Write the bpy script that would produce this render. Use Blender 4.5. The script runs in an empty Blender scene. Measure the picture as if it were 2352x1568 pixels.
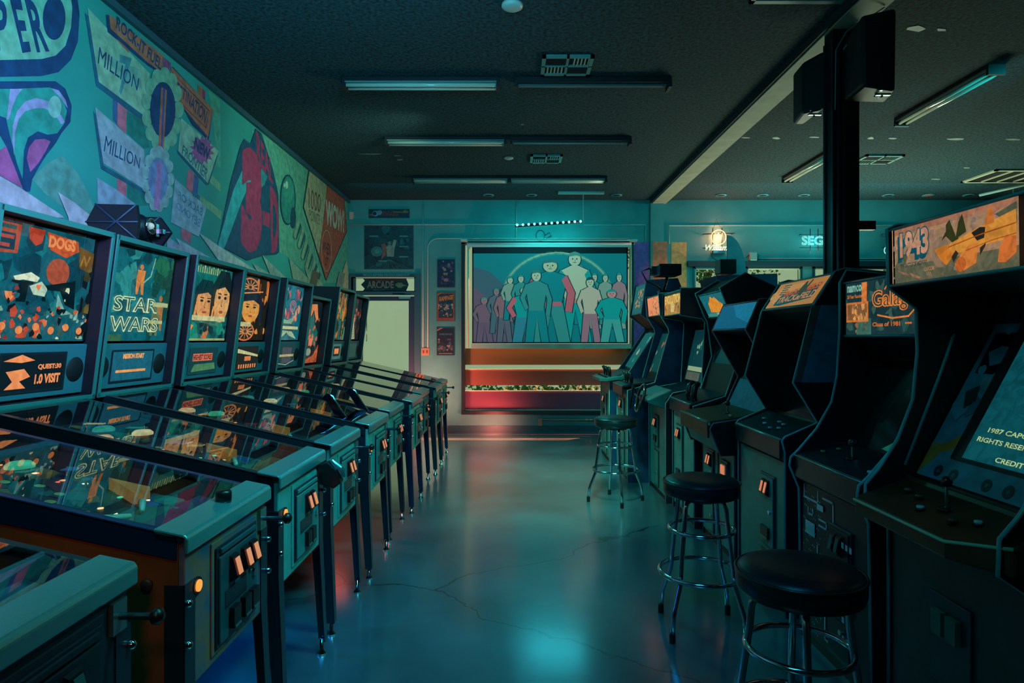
import bpy, math, random
from mathutils import Vector
# ---------------------------------------------------------------- camera, world, big lights
SC = bpy.context.scene
COL = SC.collection
FPX = 1480.0; VX = 1180.0; VY = 778.0; EYE = 1.45
cam = bpy.data.cameras.new('camera'); cam.sensor_width = 36; cam.lens = FPX/2352*36
cam.shift_x = (1176-VX)/2352; cam.shift_y = (VY-784)/2352
cam.clip_start = 0.05; cam.clip_end = 200
camo = bpy.data.objects.new('camera', cam); COL.objects.link(camo)
camo.location = (0, 0, EYE); camo.rotation_euler = (math.pi/2, 0, 0); SC.camera = camo
SC.view_settings.view_transform = 'Standard'; SC.view_settings.look = 'None'
SC.view_settings.exposure = 0.0; SC.view_settings.gamma = 1.0; SC.view_settings.use_curve_mapping = False
try:
    SC.cycles.use_denoising = True; SC.cycles.max_bounces = 8; SC.cycles.transparent_max_bounces = 16
    SC.cycles.caustics_reflective = False; SC.cycles.caustics_refractive = False
    SC.cycles.sample_clamp_indirect = 4.0
except Exception: pass
world = bpy.data.worlds.new('daylight'); SC.world = world; world.use_nodes = True
bg = world.node_tree.nodes['Background']; bg.inputs[0].default_value = (0.29, 0.40, 0.24, 1); bg.inputs[1].default_value = 1.0

def aim(o, d): o.rotation_euler = Vector(d).to_track_quat('-Z', 'Y').to_euler()
def light(name, kind, loc, target, energy, color, size=1.0, size_y=None, spot=None, blend=0.6, spec=1.0):
    l = bpy.data.lights.new(name, kind); l.energy = energy; l.color = color
    if kind == 'AREA':
        l.shape = 'RECTANGLE'; l.size = size; l.size_y = size_y or size
    elif kind == 'SPOT':
        l.spot_size = math.radians(spot); l.spot_blend = blend; l.shadow_soft_size = size
    elif kind == 'POINT': l.shadow_soft_size = size
    l.specular_factor = spec
    o = bpy.data.objects.new(name, l); COL.objects.link(o); o.location = loc
    aim(o, Vector(target)-Vector(loc)); return o
TEAL = (0.03, 0.85, 0.88); BLUE = (0.05, 0.42, 1.0); VIOL = (0.42, 0.50, 1.0); PALE = (0.55, 1.0, 0.72)
light('aisle_wash', 'AREA', (-.5, .4, 3.3), (-1.3, 2.2, .9), 13, TEAL, 0.8, 0.4)  # added overhead fill, brightens the near lockdown bars
light('aisle_wash', 'SPOT', (1.05, 2.3, 3.5), (-1.3, 2.6, .7), 300, TEAL, 0.25, spot=62, blend=1.0)
light('aisle_wash', 'SPOT', (1.0, 4.8, 3.45), (-1.2, 4.9, .7), 220, (0.03, 0.95, 0.78), 0.25, spot=66, blend=1.0)
light('aisle_wash', 'SPOT', (-.5, 6.6, 3.45), (1.3, 5.4, .6), 170, (0.03, 0.95, 0.78), 0.25, spot=80, blend=1.0)  # extra unseen spot added to light the far arcade fronts
light('ceiling_wash', 'SPOT', (-.3, -1.2, 2.2), (-.4, 7.0, 3.63), 120, (0.0, 0.55, 0.85), 0.3, spot=60, blend=1.0)  # unseen spot added behind the camera to tint the ceiling blue
light('blue_floor_fill', 'SPOT', (0.25, 1.2, 3.4), (0.0, 3.6, 0), 150, (0.0, 0.34, 1.0), 0.3, spot=62, blend=1.0, spec=0.35)  # unseen spot added to deepen the blue on the floor
light('mural_wash', 'AREA', (-0.3, 2.2, 2.9), (-2.6, 3.9, 2.5), 62, (0.16, 0.72, 1.0), 0.5, 0.5)
light('mural_violet_spot', 'SPOT', (-0.9, 0.9, 2.3), (-2.6, 3.3, 2.0), 290, (0.72, 0.40, 1.0), 0.15, spot=52, blend=1.0)
light('mural_far_wash', 'SPOT', (-0.7, 6.2, 3.4), (-2.6, 7.2, 2.5), 70, (0.55, 1.0, 0.75), 0.2, spot=110, blend=1.0)
light('back_wall_wash', 'AREA', (-0.6, 8.9, 3.5), (-0.6, 10.1, 2.4), 7, (0.0, 0.62, 0.75), 3.4, 0.3)
light('back_wall_wash', 'AREA', (4.5, 8.9, 3.5), (4.5, 10.1, 2.4), 13, (0.0, 0.66, 0.78), 3.8, 0.3)
light('right_room_wash', 'SPOT', (4.2, 4.6, 3.4), (2.9, 8.6, 2.3), 150, (0.02, 0.80, 0.88), 0.2, spot=70, blend=1.0)  # added spot without a fixture, lifts the sign board and right wall
light('far_floor_wash', 'SPOT', (.35, 5.6, 3.5), (.28, 7.7, 0), 1150, (0.10, 0.90, 0.70), .2, spot=44, blend=1.0)  # unseen spot added for teal light on the far floor
light('mid_floor_wash', 'SPOT', (.3, 3.0, 3.5), (.28, 5.9, 0), 1300, (0.16, 0.95, 0.70), .2, spot=34, blend=1.0)  # added spot with no fixture, brightens the middle of the floor
light('warm_side_fill', 'SPOT', (-.35, .15, 1.8), (-1.15, 1.7, .70), 15, (1.0, .42, .18), .1, spot=26, blend=1.0, spec=0.2)  # no real source here; added to warm the orange cabinet side
light('orange_fill', 'SPOT', (-.4, 6.3, 3.4), (1.36, 5.66, .86), 150, (1.0, .35, .15), .05, spot=9, blend=1.0)  # added spot without fixture, for salmon highlights on the arcade fronts
light('orange_fill', 'SPOT', (.6, 7.0, 3.4), (-.88, 5.5, .72), 150, (1.0, .35, .18), .05, spot=17, blend=1.0)  # added spot without fixture, for pink tints on the pinball fronts
light('orange_fill', 'SPOT', (1.3, 7.4, 3.5), (2.35, 10.1, 2.3), 70, (1.0, .30, .14), .05, spot=17, blend=1.0)  # added warm spot, brings out the painted wall stripes
light('red_floor_fill', 'SPOT', (-1.35, 4.85, 0.50), (-1.2, 4.85, 0.0), 16, (1.0, 0.16, 0.12), 0.1, spot=140, blend=1.0)  # unseen spot added to redden the floor under the machines
light('blue_under_fill', 'SPOT', (-1.35, 3.1, 0.50), (-1.1, 3.0, 0.0), 9, (0.0, 0.22, 1.0), 0.1, spot=150, blend=1.0)  # unseen blue fill added below the near machines
light('salmon_bounce_fill', 'SPOT', (-1.6, 9.25, 0.25), (-1.5, 10.1, 0.85), 190, (1.0, 0.25, 0.18), 0.15, spot=118, blend=1.0)  # unseen fill added for the salmon sunlight bounced onto the wall
light('salmon_bounce_fill', 'SPOT', (-.3, 9.65, 0.12), (-.4, 10.1, 0.12), 40, (1.0, 0.16, 0.11), 0.1, spot=150, blend=1.0)  # second added fill, for the salmon wall under the window
light('window_bounce', 'AREA', (5.0, 9.6, 1.7), (4.2, 6.5, 3.6), 115, (0.75, 0.95, 0.66), 3.0, 0.8)
sun = light('sun', 'SUN', (12, 20, 20), (0, 20-0.577*20, 0), 42.0, (1.0, 0.26, 0.11)); sun.data.angle = 0.008

# ---------------------------------------------------------------- helpers
def lin(h):
    h = h.lstrip('#'); r = []
    for i in (0, 2, 4):
        c = int(h[i:i+2], 16)/255
        r.append(c/12.92 if c <= 0.04045 else ((c+0.055)/1.055)**2.4)
    return tuple(r)
def new_mat(name):
    m = bpy.data.materials.new(name); m.use_nodes = True
    return m, m.node_tree, m.node_tree.nodes['Principled BSDF']
def mat(name, hexc, rough=0.5, metal=0.0, emit=0.0, ehex=None, var=0.0, nscale=8.0, bump=0.0, bscale=120.0, coat=0.0, rvar=0.0, hex2=None):
    m, nt, b = new_mat(name); c = lin(hexc)
    b.inputs['Base Color'].default_value = (*c, 1); b.inputs['Roughness'].default_value = rough
    b.inputs['Metallic'].default_value = metal
    if coat: b.inputs['Coat Weight'].default_value = coat; b.inputs['Coat Roughness'].default_value = 0.15
    if emit:
        b.inputs['Emission Color'].default_value = (*lin(ehex or hexc), 1); b.inputs['Emission Strength'].default_value = emit
    if var or bump or rvar:
        tc = nt.nodes.new('ShaderNodeTexCoord')
    if var or rvar:
        n = nt.nodes.new('ShaderNodeTexNoise'); n.inputs['Scale'].default_value = nscale; n.inputs['Detail'].default_value = 6
        nt.links.new(tc.outputs['Object'], n.inputs['Vector'])
    if var:
        r = nt.nodes.new('ShaderNodeValToRGB'); r.color_ramp.elements[0].position = 0.32; r.color_ramp.elements[1].position = 0.68
        c2 = lin(hex2) if hex2 else tuple(x*(1-var) for x in c)
        r.color_ramp.elements[0].color = (*c2, 1); r.color_ramp.elements[1].color = (*(c if hex2 else tuple(min(1, x*(1+var*0.6)) for x in c)), 1)
        nt.links.new(n.outputs['Fac'], r.inputs['Fac']); nt.links.new(r.outputs['Color'], b.inputs['Base Color'])
    if rvar:
        mr = nt.nodes.new('ShaderNodeMapRange'); mr.inputs['To Min'].default_value = max(0.02, rough-rvar); mr.inputs['To Max'].default_value = rough+rvar
        nt.links.new(n.outputs['Fac'], mr.inputs['Value']); nt.links.new(mr.outputs['Result'], b.inputs['Roughness'])
    if bump:
        n2 = nt.nodes.new('ShaderNodeTexNoise'); n2.inputs['Scale'].default_value = bscale; n2.inputs['Detail'].default_value = 4
        nt.links.new(tc.outputs['Object'], n2.inputs['Vector'])
        bp = nt.nodes.new('ShaderNodeBump'); bp.inputs['Strength'].default_value = bump; bp.inputs['Distance'].default_value = 0.01
        nt.links.new(n2.outputs['Fac'], bp.inputs['Height']); nt.links.new(bp.outputs['Normal'], b.inputs['Normal'])
    return m
_P = {}
def P(h, emit=0.0, rough=0.55):
    k = (h, round(emit, 2), rough)
    if k not in _P:
        m, nt, b = new_mat('paint_'+h+('_lit' if emit else ''))
        c = lin(h)
        if emit:
            b.inputs['Base Color'].default_value = (*[x*0.35 for x in c], 1)
            b.inputs['Emission Color'].default_value = (*c, 1); b.inputs['Emission Strength'].default_value = emit
        else: b.inputs['Base Color'].default_value = (*c, 1)
        b.inputs['Roughness'].default_value = rough
        if emit and emit < 1.05 and emit != .6:     # printed art: mottled ink
            tc = nt.nodes.new('ShaderNodeTexCoord'); n = nt.nodes.new('ShaderNodeTexNoise'); n.inputs['Scale'].default_value = 26; n.inputs['Detail'].default_value = 7; n.inputs['Distortion'].default_value = 1.2
            nt.links.new(tc.outputs['Object'], n.inputs['Vector'])
            r = nt.nodes.new('ShaderNodeValToRGB'); r.color_ramp.elements[0].color = (*[x*0.78 for x in c], 1); r.color_ramp.elements[1].color = (*[min(1, x*1.2) for x in c], 1)
            r.color_ramp.elements[0].position = 0.38; r.color_ramp.elements[1].position = 0.6
            nt.links.new(n.outputs['Fac'], r.inputs['Fac']); nt.links.new(r.outputs['Color'], b.inputs['Emission Color'])
        if not emit:
            tc = nt.nodes.new('ShaderNodeTexCoord'); n = nt.nodes.new('ShaderNodeTexNoise'); n.inputs['Scale'].default_value = 14; n.inputs['Detail'].default_value = 8
            nt.links.new(tc.outputs['Object'], n.inputs['Vector'])
            r = nt.nodes.new('ShaderNodeValToRGB'); r.color_ramp.elements[0].color = (*[x*0.72 for x in c], 1); r.color_ramp.elements[1].color = (*[min(1, x*1.15) for x in c], 1)
            r.color_ramp.elements[0].position = 0.35; r.color_ramp.elements[1].position = 0.65
            nt.links.new(n.outputs['Fac'], r.inputs['Fac']); nt.links.new(r.outputs['Color'], b.inputs['Base Color'])
        _P[k] = m
    return _P[k]
def glass_mat(name, tint=(1, 1, 1), ior=1.5, rough=0.0, boost=0.0):
    m = bpy.data.materials.new(name); m.use_nodes = True; nt = m.node_tree; nt.nodes.clear()
    o = nt.nodes.new('ShaderNodeOutputMaterial'); mx = nt.nodes.new('ShaderNodeMixShader')
    t = nt.nodes.new('ShaderNodeBsdfTransparent'); t.inputs[0].default_value = (*tint, 1)
    g = nt.nodes.new('ShaderNodeBsdfGlossy'); g.inputs['Roughness'].default_value = rough
    f = nt.nodes.new('ShaderNodeFresnel'); f.inputs['IOR'].default_value = ior
    if boost:
        a = nt.nodes.new('ShaderNodeMath'); a.operation = 'ADD'; a.use_clamp = True; a.inputs[1].default_value = boost
        nt.links.new(f.outputs[0], a.inputs[0]); nt.links.new(a.outputs[0], mx.inputs[0])
    else: nt.links.new(f.outputs[0], mx.inputs[0])
    nt.links.new(t.outputs[0], mx.inputs[1]); nt.links.new(g.outputs[0], mx.inputs[2]); nt.links.new(mx.outputs[0], o.inputs[0])
    return m

class MB:
    def __init__(s, m=None): s.v = []; s.f = []; s.mi = []; s.mats = []; s.cur = 0; s.sm = []; s.smooth = False; (m and s.m(m))
    def m(s, mt):
        if mt not in s.mats: s.mats.append(mt)
        s.cur = s.mats.index(mt); return s
    def add(s, vs, fs):
        o = len(s.v); s.v += [tuple(p) for p in vs]
        for f in fs: s.f.append([i+o for i in f]); s.mi.append(s.cur); s.sm.append(s.smooth)
        return s
    def quad(s, a, b, c, d): return s.add([a, b, c, d], [(0, 1, 2, 3)])
    def box(s, x0, x1, y0, y1, z0, z1):
        v = [(x0,y0,z0),(x1,y0,z0),(x1,y1,z0),(x0,y1,z0),(x0,y0,z1),(x1,y0,z1),(x1,y1,z1),(x0,y1,z1)]
        return s.add(v, [(0,3,2,1),(4,5,6,7),(0,1,5,4),(1,2,6,5),(2,3,7,6),(3,0,4,7)])
    def hexa(s, b, t):   # bottom 4 pts, top 4 pts
        return s.add(list(b)+list(t), [(0,3,2,1),(4,5,6,7),(0,1,5,4),(1,2,6,5),(2,3,7,6),(3,0,4,7)])
    def prism(s, pts, y0, y1, ax='y'):   # pts 2D; extruded along the axis
        n = len(pts)
        def mk(p, t): return (p[0], t, p[1]) if ax == 'y' else ((t, p[0], p[1]) if ax == 'x' else (p[0], p[1], t))
        v = [mk(p, y0) for p in pts]+[mk(p, y1) for p in pts]
        return s.add(v, [tuple(range(n)), tuple(range(2*n-1, n-1, -1))]+[(i, i+n, (i+1) % n+n, (i+1) % n) for i in range(n)])
    def plate(s, y0, y1, a, b, th):   # slab between XZ points a,b; thickness th on the left side of a->b
        d = Vector((b[0]-a[0], b[1]-a[1])); n = Vector((-d.y, d.x)).normalized()*th
        return s.prism([a, b, (b[0]+n.x, b[1]+n.y), (a[0]+n.x, a[1]+n.y)], y0, y1)
    def tube(s, path, r, seg=8, closed=False, cap=True):
        path = [Vector(p) for p in path]; n = len(path); rr = r if isinstance(r, (list, tuple)) else [r]*n
        vs = []; up = None
        for i, p in enumerate(path):
            a = path[(i-1) % n] if (closed or i > 0) else p; b = path[(i+1) % n] if (closed or i < n-1) else p
            t = (b-a).normalized()
            if up is None:
                up = Vector((0, 0, 1)) if abs(t.z) < 0.9 else Vector((1, 0, 0))
            side = t.cross(up); 
            if side.length < 1e-6: side = t.cross(Vector((0.3, 1, 0.2)))
            side.normalize(); up = side.cross(t).normalized()
            for k in range(seg):
                an = 2*math.pi*k/seg; vs.append(p+(side*math.cos(an)+up*math.sin(an))*rr[i])
        fs = []
        for i in range(n if closed else n-1):
            j = (i+1) % n
            for k in range(seg): fs.append((i*seg+k, i*seg+(k+1) % seg, j*seg+(k+1) % seg, j*seg+k))
        if not closed and cap: fs += [tuple(range(seg-1, -1, -1)), tuple(range((n-1)*seg, n*seg))]
        old = s.smooth; s.smooth = True; s.add(vs, fs); s.smooth = old; return s
    def lathe(s, prof, c=(0, 0, 0), ax=(0, 0, 1), seg=24, smooth=True):
        ax = Vector(ax).normalized(); u = ax.orthogonal().normalized(); w = ax.cross(u); c = Vector(c); vs = []; fs = []
        for r, h in prof:
            for k in range(seg):
                a = 2*math.pi*k/seg; vs.append(c+ax*h+(u*math.cos(a)+w*math.sin(a))*r)
        for i in range(len(prof)-1):
            for k in range(seg): fs.append((i*seg+k, i*seg+(k+1) % seg, (i+1)*seg+(k+1) % seg, (i+1)*seg+k))
        fs += [tuple(range(seg-1, -1, -1)), tuple(range((len(prof)-1)*seg, len(prof)*seg))]
        old = s.smooth; s.smooth = smooth; s.add(vs, fs); s.smooth = old; return s
    def cyl(s, c, r, h, ax=(0, 0, 1), seg=16): return s.lathe([(r, 0), (r, h)], c, ax, seg, False)
    def ball(s, c, r, seg=14, sz=1.0):
        return s.lathe([(max(1e-4, r*math.sin(math.pi*i/8)), -r*sz*math.cos(math.pi*i/8)) for i in range(9)], c, (0, 0, 1), seg)
_origin = {}
def finish(o, parent, label, cat, group, kind):
    if label: o['label'] = label
    if cat and not parent: o['category'] = cat
    if group: o['group'] = group
    if kind: o['kind'] = kind
def build(mb, name, parent=None, label=None, cat=None, group=None, kind=None, bevel=0.0, loc=None, local=False):
    if parent is not None: off = Vector((0, 0, 0)) if local else _origin[parent]
    else:
        if loc is None:
            xs = [p[0] for p in mb.v]; ys = [p[1] for p in mb.v]; zs = [p[2] for p in mb.v]
            loc = ((min(xs)+max(xs))/2, (min(ys)+max(ys))/2, min(zs))
        off = Vector(loc)
    me = bpy.data.meshes.new(name)
    me.from_pydata([(p[0]-off.x, p[1]-off.y, p[2]-off.z) for p in mb.v], [], mb.f)
    for mt in mb.mats: me.materials.append(mt)
    me.polygons.foreach_set('material_index', mb.mi); me.polygons.foreach_set('use_smooth', mb.sm); me.update()
    o = bpy.data.objects.new(name, me); COL.objects.link(o)
    if parent is not None: o.parent = parent; _origin[o] = _origin[parent]
    else: o.location = off; _origin[o] = off
    if bevel:
        b = o.modifiers.new('bevel', 'BEVEL'); b.width = bevel; b.segments = 2; b.limit_method = 'ANGLE'; b.angle_limit = 0.6
    finish(o, parent, label, cat, group, kind); return o
def empty(name, loc, label, cat, group=None, kind=None):
    o = bpy.data.objects.new(name, None); COL.objects.link(o); o.location = loc; o.empty_display_size = 0.1
    _origin[o] = Vector(loc); finish(o, None, label, cat, group, kind); return o
_cache = {}
def part(key, name, parent, fn, bevel=0.0, label=None):     # a part in its thing's own coordinates; the same key shares one mesh
    if key in _cache:
        me, bv = _cache[key]; o = bpy.data.objects.new(name, me); COL.objects.link(o); o.parent = parent; _origin[o] = _origin[parent]
        if bv:
            b = o.modifiers.new('bevel', 'BEVEL'); b.width = bv; b.segments = 2; b.limit_method = 'ANGLE'; b.angle_limit = 0.6
        if label: o['label'] = label
        return o
    o = build(fn(), name, parent, label=label, bevel=bevel, local=True); _cache[key] = (o.data, bevel); return o

_G = {}
def glyphs(txt, weight=0.0, outline=0.0):
    k = (txt, weight, outline)
    if k in _G: return _G[k]
    cu = bpy.data.curves.new('lettering', 'FONT'); cu.body = txt; cu.size = 1; cu.offset = weight; cu.resolution_u = 3
    if outline: cu.fill_mode = 'NONE'; cu.bevel_depth = outline; cu.bevel_resolution = 1
    ob = bpy.data.objects.new('lettering', cu); COL.objects.link(ob)
    dg = bpy.context.evaluated_depsgraph_get(); ev = ob.evaluated_get(dg); me = ev.to_mesh()
    vs = [tuple(v.co) for v in me.vertices]; fs = [tuple(p.vertices) for p in me.polygons]
    ev.to_mesh_clear(); bpy.data.objects.remove(ob); bpy.data.curves.remove(cu)
    if not vs: vs = [(0, 0, 0), (1, 0, 0), (1, 1, 0)]; fs = [(0, 1, 2)]
    x0 = min(v[0] for v in vs); x1 = max(v[0] for v in vs); y0 = min(v[1] for v in vs); y1 = max(v[1] for v in vs)
    vs = [((v[0]-x0)/(x1-x0), (v[1]-y0)/(y1-y0), v[2]) for v in vs]
    _G[k] = (vs, fs, (x1-x0)/(y1-y0)); return _G[k]

class Surf:    # flat artwork on a real surface: O origin, U and V edge vectors, N the way it faces
    def __init__(s, O, U, V, N=None, step=0.0003, emit=0.0, clip=None):
        s.O = Vector(O); s.U = Vector(U); s.V = Vector(V); s.N = Vector(N).normalized() if N else s.U.cross(s.V).normalized()
        s.k = 1; s.step = step; s.emit = emit; s.mb = MB(); s.clip = clip
    def pt(s, x, y):
        if s.clip: x = min(max(x, s.clip[0]), s.clip[1]); y = min(max(y, s.clip[2]), s.clip[3])
        return s.O+s.U*x+s.V*y+s.N*(s.step*s.k)
    def poly(s, h, pts, emit=None):
        s.k += 1; s.mb.m(P(h, s.emit if emit is None else emit)); s.mb.add([s.pt(*p) for p in pts], [tuple(range(len(pts)))]); return s
    def rect(s, h, x0, y0, x1, y1, emit=None): return s.poly(h, [(x0, y0), (x1, y0), (x1, y1), (x0, y1)], emit)
    def ell(s, h, cx, cy, rx, ry, emit=None, n=20, a0=0, a1=360):
        return s.poly(h, [(cx+rx*math.cos(math.radians(a0+(a1-a0)*i/n)), cy+ry*math.sin(math.radians(a0+(a1-a0)*i/n))) for i in range(n if a1-a0 >= 360 else n+1)], emit)
    def line(s, h, path, w, emit=None, closed=False):
        s.k += 1; s.mb.m(P(h, s.emit if emit is None else emit)); n = len(path)
        asp = s.U.length/s.V.length
        for i in range(n if closed else n-1):
            a = path[i]; b = path[(i+1) % n]; dx = (b[0]-a[0])*asp; dy = b[1]-a[1]; L = math.hypot(dx, dy) or 1
            nx = -dy/L*w/2/asp; ny = dx/L*w/2; ex = dx/L*w*0.3/asp; ey = dy/L*w*0.3
            s.mb.add([s.pt(a[0]-ex+nx, a[1]-ey+ny), s.pt(b[0]+ex+nx, b[1]+ey+ny), s.pt(b[0]+ex-nx, b[1]+ey-ny), s.pt(a[0]-ex-nx, a[1]-ey-ny)], [(0, 1, 2, 3)])
        return s
    def text(s, h, txt, x0, y0, x1, y1, emit=None, weight=0.0, slant=0.0):
        return s.qtext(h, txt, (x0, y0), (x1, y0), (x1+slant, y1), (x0+slant, y1), emit, weight)
    def qtext(s, h, txt, bl, br, tr, tl, emit=None, weight=0.0):
        s.k += 1; vs, fs, _ = glyphs(txt, weight); s.mb.m(P(h, s.emit if emit is None else emit)); out = []
        for u, v, _z in vs:
            x = (1-u)*(1-v)*bl[0]+u*(1-v)*br[0]+u*v*tr[0]+(1-u)*v*tl[0]; y = (1-u)*(1-v)*bl[1]+u*(1-v)*br[1]+u*v*tr[1]+(1-u)*v*tl[1]
            out.append(s.pt(x, y))
        s.mb.add(out, fs); return s
    def busy(s, seed, n, cols, x0, y0, x1, y1, size, emit=None, tall=1.0):
        R = random.Random(seed); asp = s.U.length/s.V.length
        for i in range(n):
            cx = R.uniform(x0, x1); cy = R.uniform(y0, y1); r = size*R.uniform(0.35, 1.0); m = R.randint(5, 9); a0 = R.uniform(0, 6)
            pts = [(min(max(cx+r/asp*R.uniform(.35, 1)*math.cos(a0+6.283*k/m), x0), x1), min(max(cy+tall*r*R.uniform(.35, 1)*math.sin(a0+6.283*k/m), y0), y1)) for k in range(m)]
            s.poly(R.choice(cols), pts, emit)
        return s
    def done(s, name, parent=None, **kw): return build(s.mb, name, parent, **kw)
# ---------------------------------------------------------------- materials of the place
YB = 10.12; XL = -2.6; ZC = 3.63; XR = 8.4; YF = -1.6
floor_m = mat('polished_concrete', '#4e5c63', 0.34, var=0.4, nscale=2.0, bump=0.04, bscale=9, rvar=0.08, coat=0.7)
ceil_m = mat('black_popcorn_ceiling', '#1c4850', 0.95, var=0.85, nscale=38, bump=1.0, bscale=110)
wall_m = mat('teal_wall_paint', '#4fa09c', 0.75, var=0.12, nscale=3, bump=0.15, bscale=160)
mural_m = mat('mural_teal_paint', '#2fa59a', 0.7, var=0.22, nscale=1.4, bump=0.15, bscale=160)
dark_m = mat('dark_wall_paint', '#1b2a30', 0.8, bump=0.1)
trim_m = mat('dark_teal_trim', '#2a5a66', 0.5)
beam_m = mat('beam_lit_underside', '#9fae98', 0.7, var=0.15, nscale=6)  # light falling on the beam's underside put into this paler colour
beamd_m = mat('beam_side_paint', '#1c2c30', 0.8)
blackm = mat('black_steel', '#0a0e14', 0.45, 0.3)
ridgem = mat('steel_conduit', '#2a4658', 0.35, 0.6)
chrome = mat('chrome', '#c8d4dc', 0.12, 1.0)
steel = mat('brushed_steel', '#8fb0ae', 0.28, 0.9, bump=0.05, bscale=300)
dsteel = mat('dark_steel', '#33505c', 0.3, 0.8)
white_p = mat('white_enamel', '#c8d2c8', 0.4)
plastic = mat('black_plastic', '#0b0d10', 0.35)
alum = mat('window_aluminium', '#31545a', 0.4, 0.5)
palef = mat('pale_frame', '#cfd8b8', 0.5)
glass_w = glass_mat('window_glass', (0.96, 1.0, 0.97), 1.45)
BX = lambda px: (px-VX)*YB/FPX
BZ = lambda py: EYE-(py-VY)*YB/FPX
def S(mb, name, **kw): return build(mb, name, kind='structure', **kw)
S(MB(floor_m).box(XL-.2, XR, YF, YB+.2, -.1, 0), 'floor', label='polished concrete floor with teal and blue light pools')
S(MB(ceil_m).box(XL-.2, XR, YF, YB+.2, ZC, ZC+.1), 'ceiling', label='dark sprayed popcorn ceiling', loc=(3, 4, ZC))
ceil_o = bpy.data.objects['ceiling']
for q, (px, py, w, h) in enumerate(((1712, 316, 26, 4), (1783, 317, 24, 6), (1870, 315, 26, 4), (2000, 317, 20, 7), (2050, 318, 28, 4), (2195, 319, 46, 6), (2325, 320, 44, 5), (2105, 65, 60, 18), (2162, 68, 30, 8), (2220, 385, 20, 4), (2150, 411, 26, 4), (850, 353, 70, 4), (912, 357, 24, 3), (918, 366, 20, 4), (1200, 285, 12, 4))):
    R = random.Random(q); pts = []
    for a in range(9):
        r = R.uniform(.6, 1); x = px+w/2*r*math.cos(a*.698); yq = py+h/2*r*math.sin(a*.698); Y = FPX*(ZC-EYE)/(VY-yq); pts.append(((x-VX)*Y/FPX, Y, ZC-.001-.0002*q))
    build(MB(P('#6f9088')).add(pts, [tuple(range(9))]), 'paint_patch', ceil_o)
floor_b = floor_m.node_tree.nodes['Principled BSDF']; floor_b.inputs['Coat IOR'].default_value = 2.2; floor_b.inputs['Coat Roughness'].default_value = .17; floor_b.inputs['Coat Weight'].default_value = 1.0
nt = floor_m.node_tree; tc = nt.nodes.new('ShaderNodeTexCoord'); nz = nt.nodes.new('ShaderNodeTexNoise'); nz.inputs['Scale'].default_value = 1.6; nz.inputs['Detail'].default_value = 6
mxv = nt.nodes.new('ShaderNodeMixRGB'); mxv.inputs[0].default_value = .35; vo = nt.nodes.new('ShaderNodeTexVoronoi'); vo.feature = 'DISTANCE_TO_EDGE'; vo.inputs['Scale'].default_value = .42
nt.links.new(tc.outputs['Object'], nz.inputs['Vector']); nt.links.new(tc.outputs['Object'], mxv.inputs[1]); nt.links.new(nz.outputs['Color'], mxv.inputs[2]); nt.links.new(mxv.outputs[0], vo.inputs['Vector'])
lt = nt.nodes.new('ShaderNodeMath'); lt.operation = 'LESS_THAN'; lt.inputs[1].default_value = .0016; nt.links.new(vo.outputs[0], lt.inputs[0])
src = floor_b.inputs['Base Color'].links[0].from_socket; mc = nt.nodes.new('ShaderNodeMixRGB'); mc.inputs[2].default_value = (.01, .02, .025, 1)
nt.links.new(lt.outputs[0], mc.inputs[0]); nt.links.new(src, mc.inputs[1]); nt.links.new(mc.outputs[0], floor_b.inputs['Base Color'])
S(MB(dark_m).box(XR, XR+.1, YF, YB, 0, ZC), 'wall_right'); S(MB(dark_m).box(XL-.2, XR+.1, YF-.1, YF, 0, ZC), 'wall_front')
wl = S(MB(mural_m).box(XL-.15, XL, YF, YB, 0, ZC), 'wall_left', label='teal side wall painted with a pinball art mural', loc=(XL, 4, 0))
# back wall with real openings
opens = [(BX(818), BX(952), 0, BZ(672)), (BX(812), BX(954), BZ(668), BZ(638)), (BX(1066), BX(1452), BZ(948), BZ(560))]
wins = [(1592, 1660), (1712, 1842), (1866, 1937), (1970, 2042), (2066, 2190)]
opens += [(BX(a), BX(b), BZ(800), BZ(612)) for a, b in wins]
xs = sorted({XL, XR}|{o[0] for o in opens}|{o[1] for o in opens}); zs = sorted({0, ZC}|{o[2] for o in opens}|{o[3] for o in opens})
wb = MB(wall_m)
for i in range(len(xs)-1):
    for j in range(len(zs)-1):
        cx = (xs[i]+xs[i+1])/2; cz = (zs[j]+zs[j+1])/2
        if not any(o[0] < cx < o[1] and o[2] < cz < o[3] for o in opens): wb.box(xs[i], xs[i+1], YB, YB+.16, zs[j], zs[j+1])
wback = S(wb, 'wall_back', label='teal back wall with door and windows', loc=(0, YB, 0))
S(MB(trim_m).box(XL, XL+.035, YF, YB, ZC-.05, ZC), 'trim_1')
S(MB(mat('baseboard_paint', '#2a5a62', .5)).box(BX(956), XR, YB-.02, YB, 0, .09), 'baseboard_back')
bm = MB(beamd_m).box(2.14, 2.38, YF, YB, 3.575, ZC); bm.m(beam_m).box(2.165, 2.38, YF, YB, 3.565, 3.58)
S(bm, 'trim_2', label='long ceiling beam with a pale underside running to the back wall')
pil = S(MB(blackm).box(2.18, 2.36, 4.40, 4.52, 0, 3.565), 'trim_3', label='black steel column standing behind the arcade cabinets')
build(MB(ridgem).tube([(2.21, 4.385, 0), (2.21, 4.385, 3.5)], .012).tube([(2.25, 4.39, 0), (2.25, 4.39, 3.56)], .008), 'conduit', pil)
build(MB(ridgem).box(2.178, 2.186, 4.40, 4.43, 0, 3.5).box(2.17, 2.18, 4.5, 4.52, 0, 3.5), 'flange', pil)
build(MB(blackm).box(2.3, 2.485, 4.42, 4.47, 2.20, 2.26), 'bracket_arm', pil)
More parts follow.
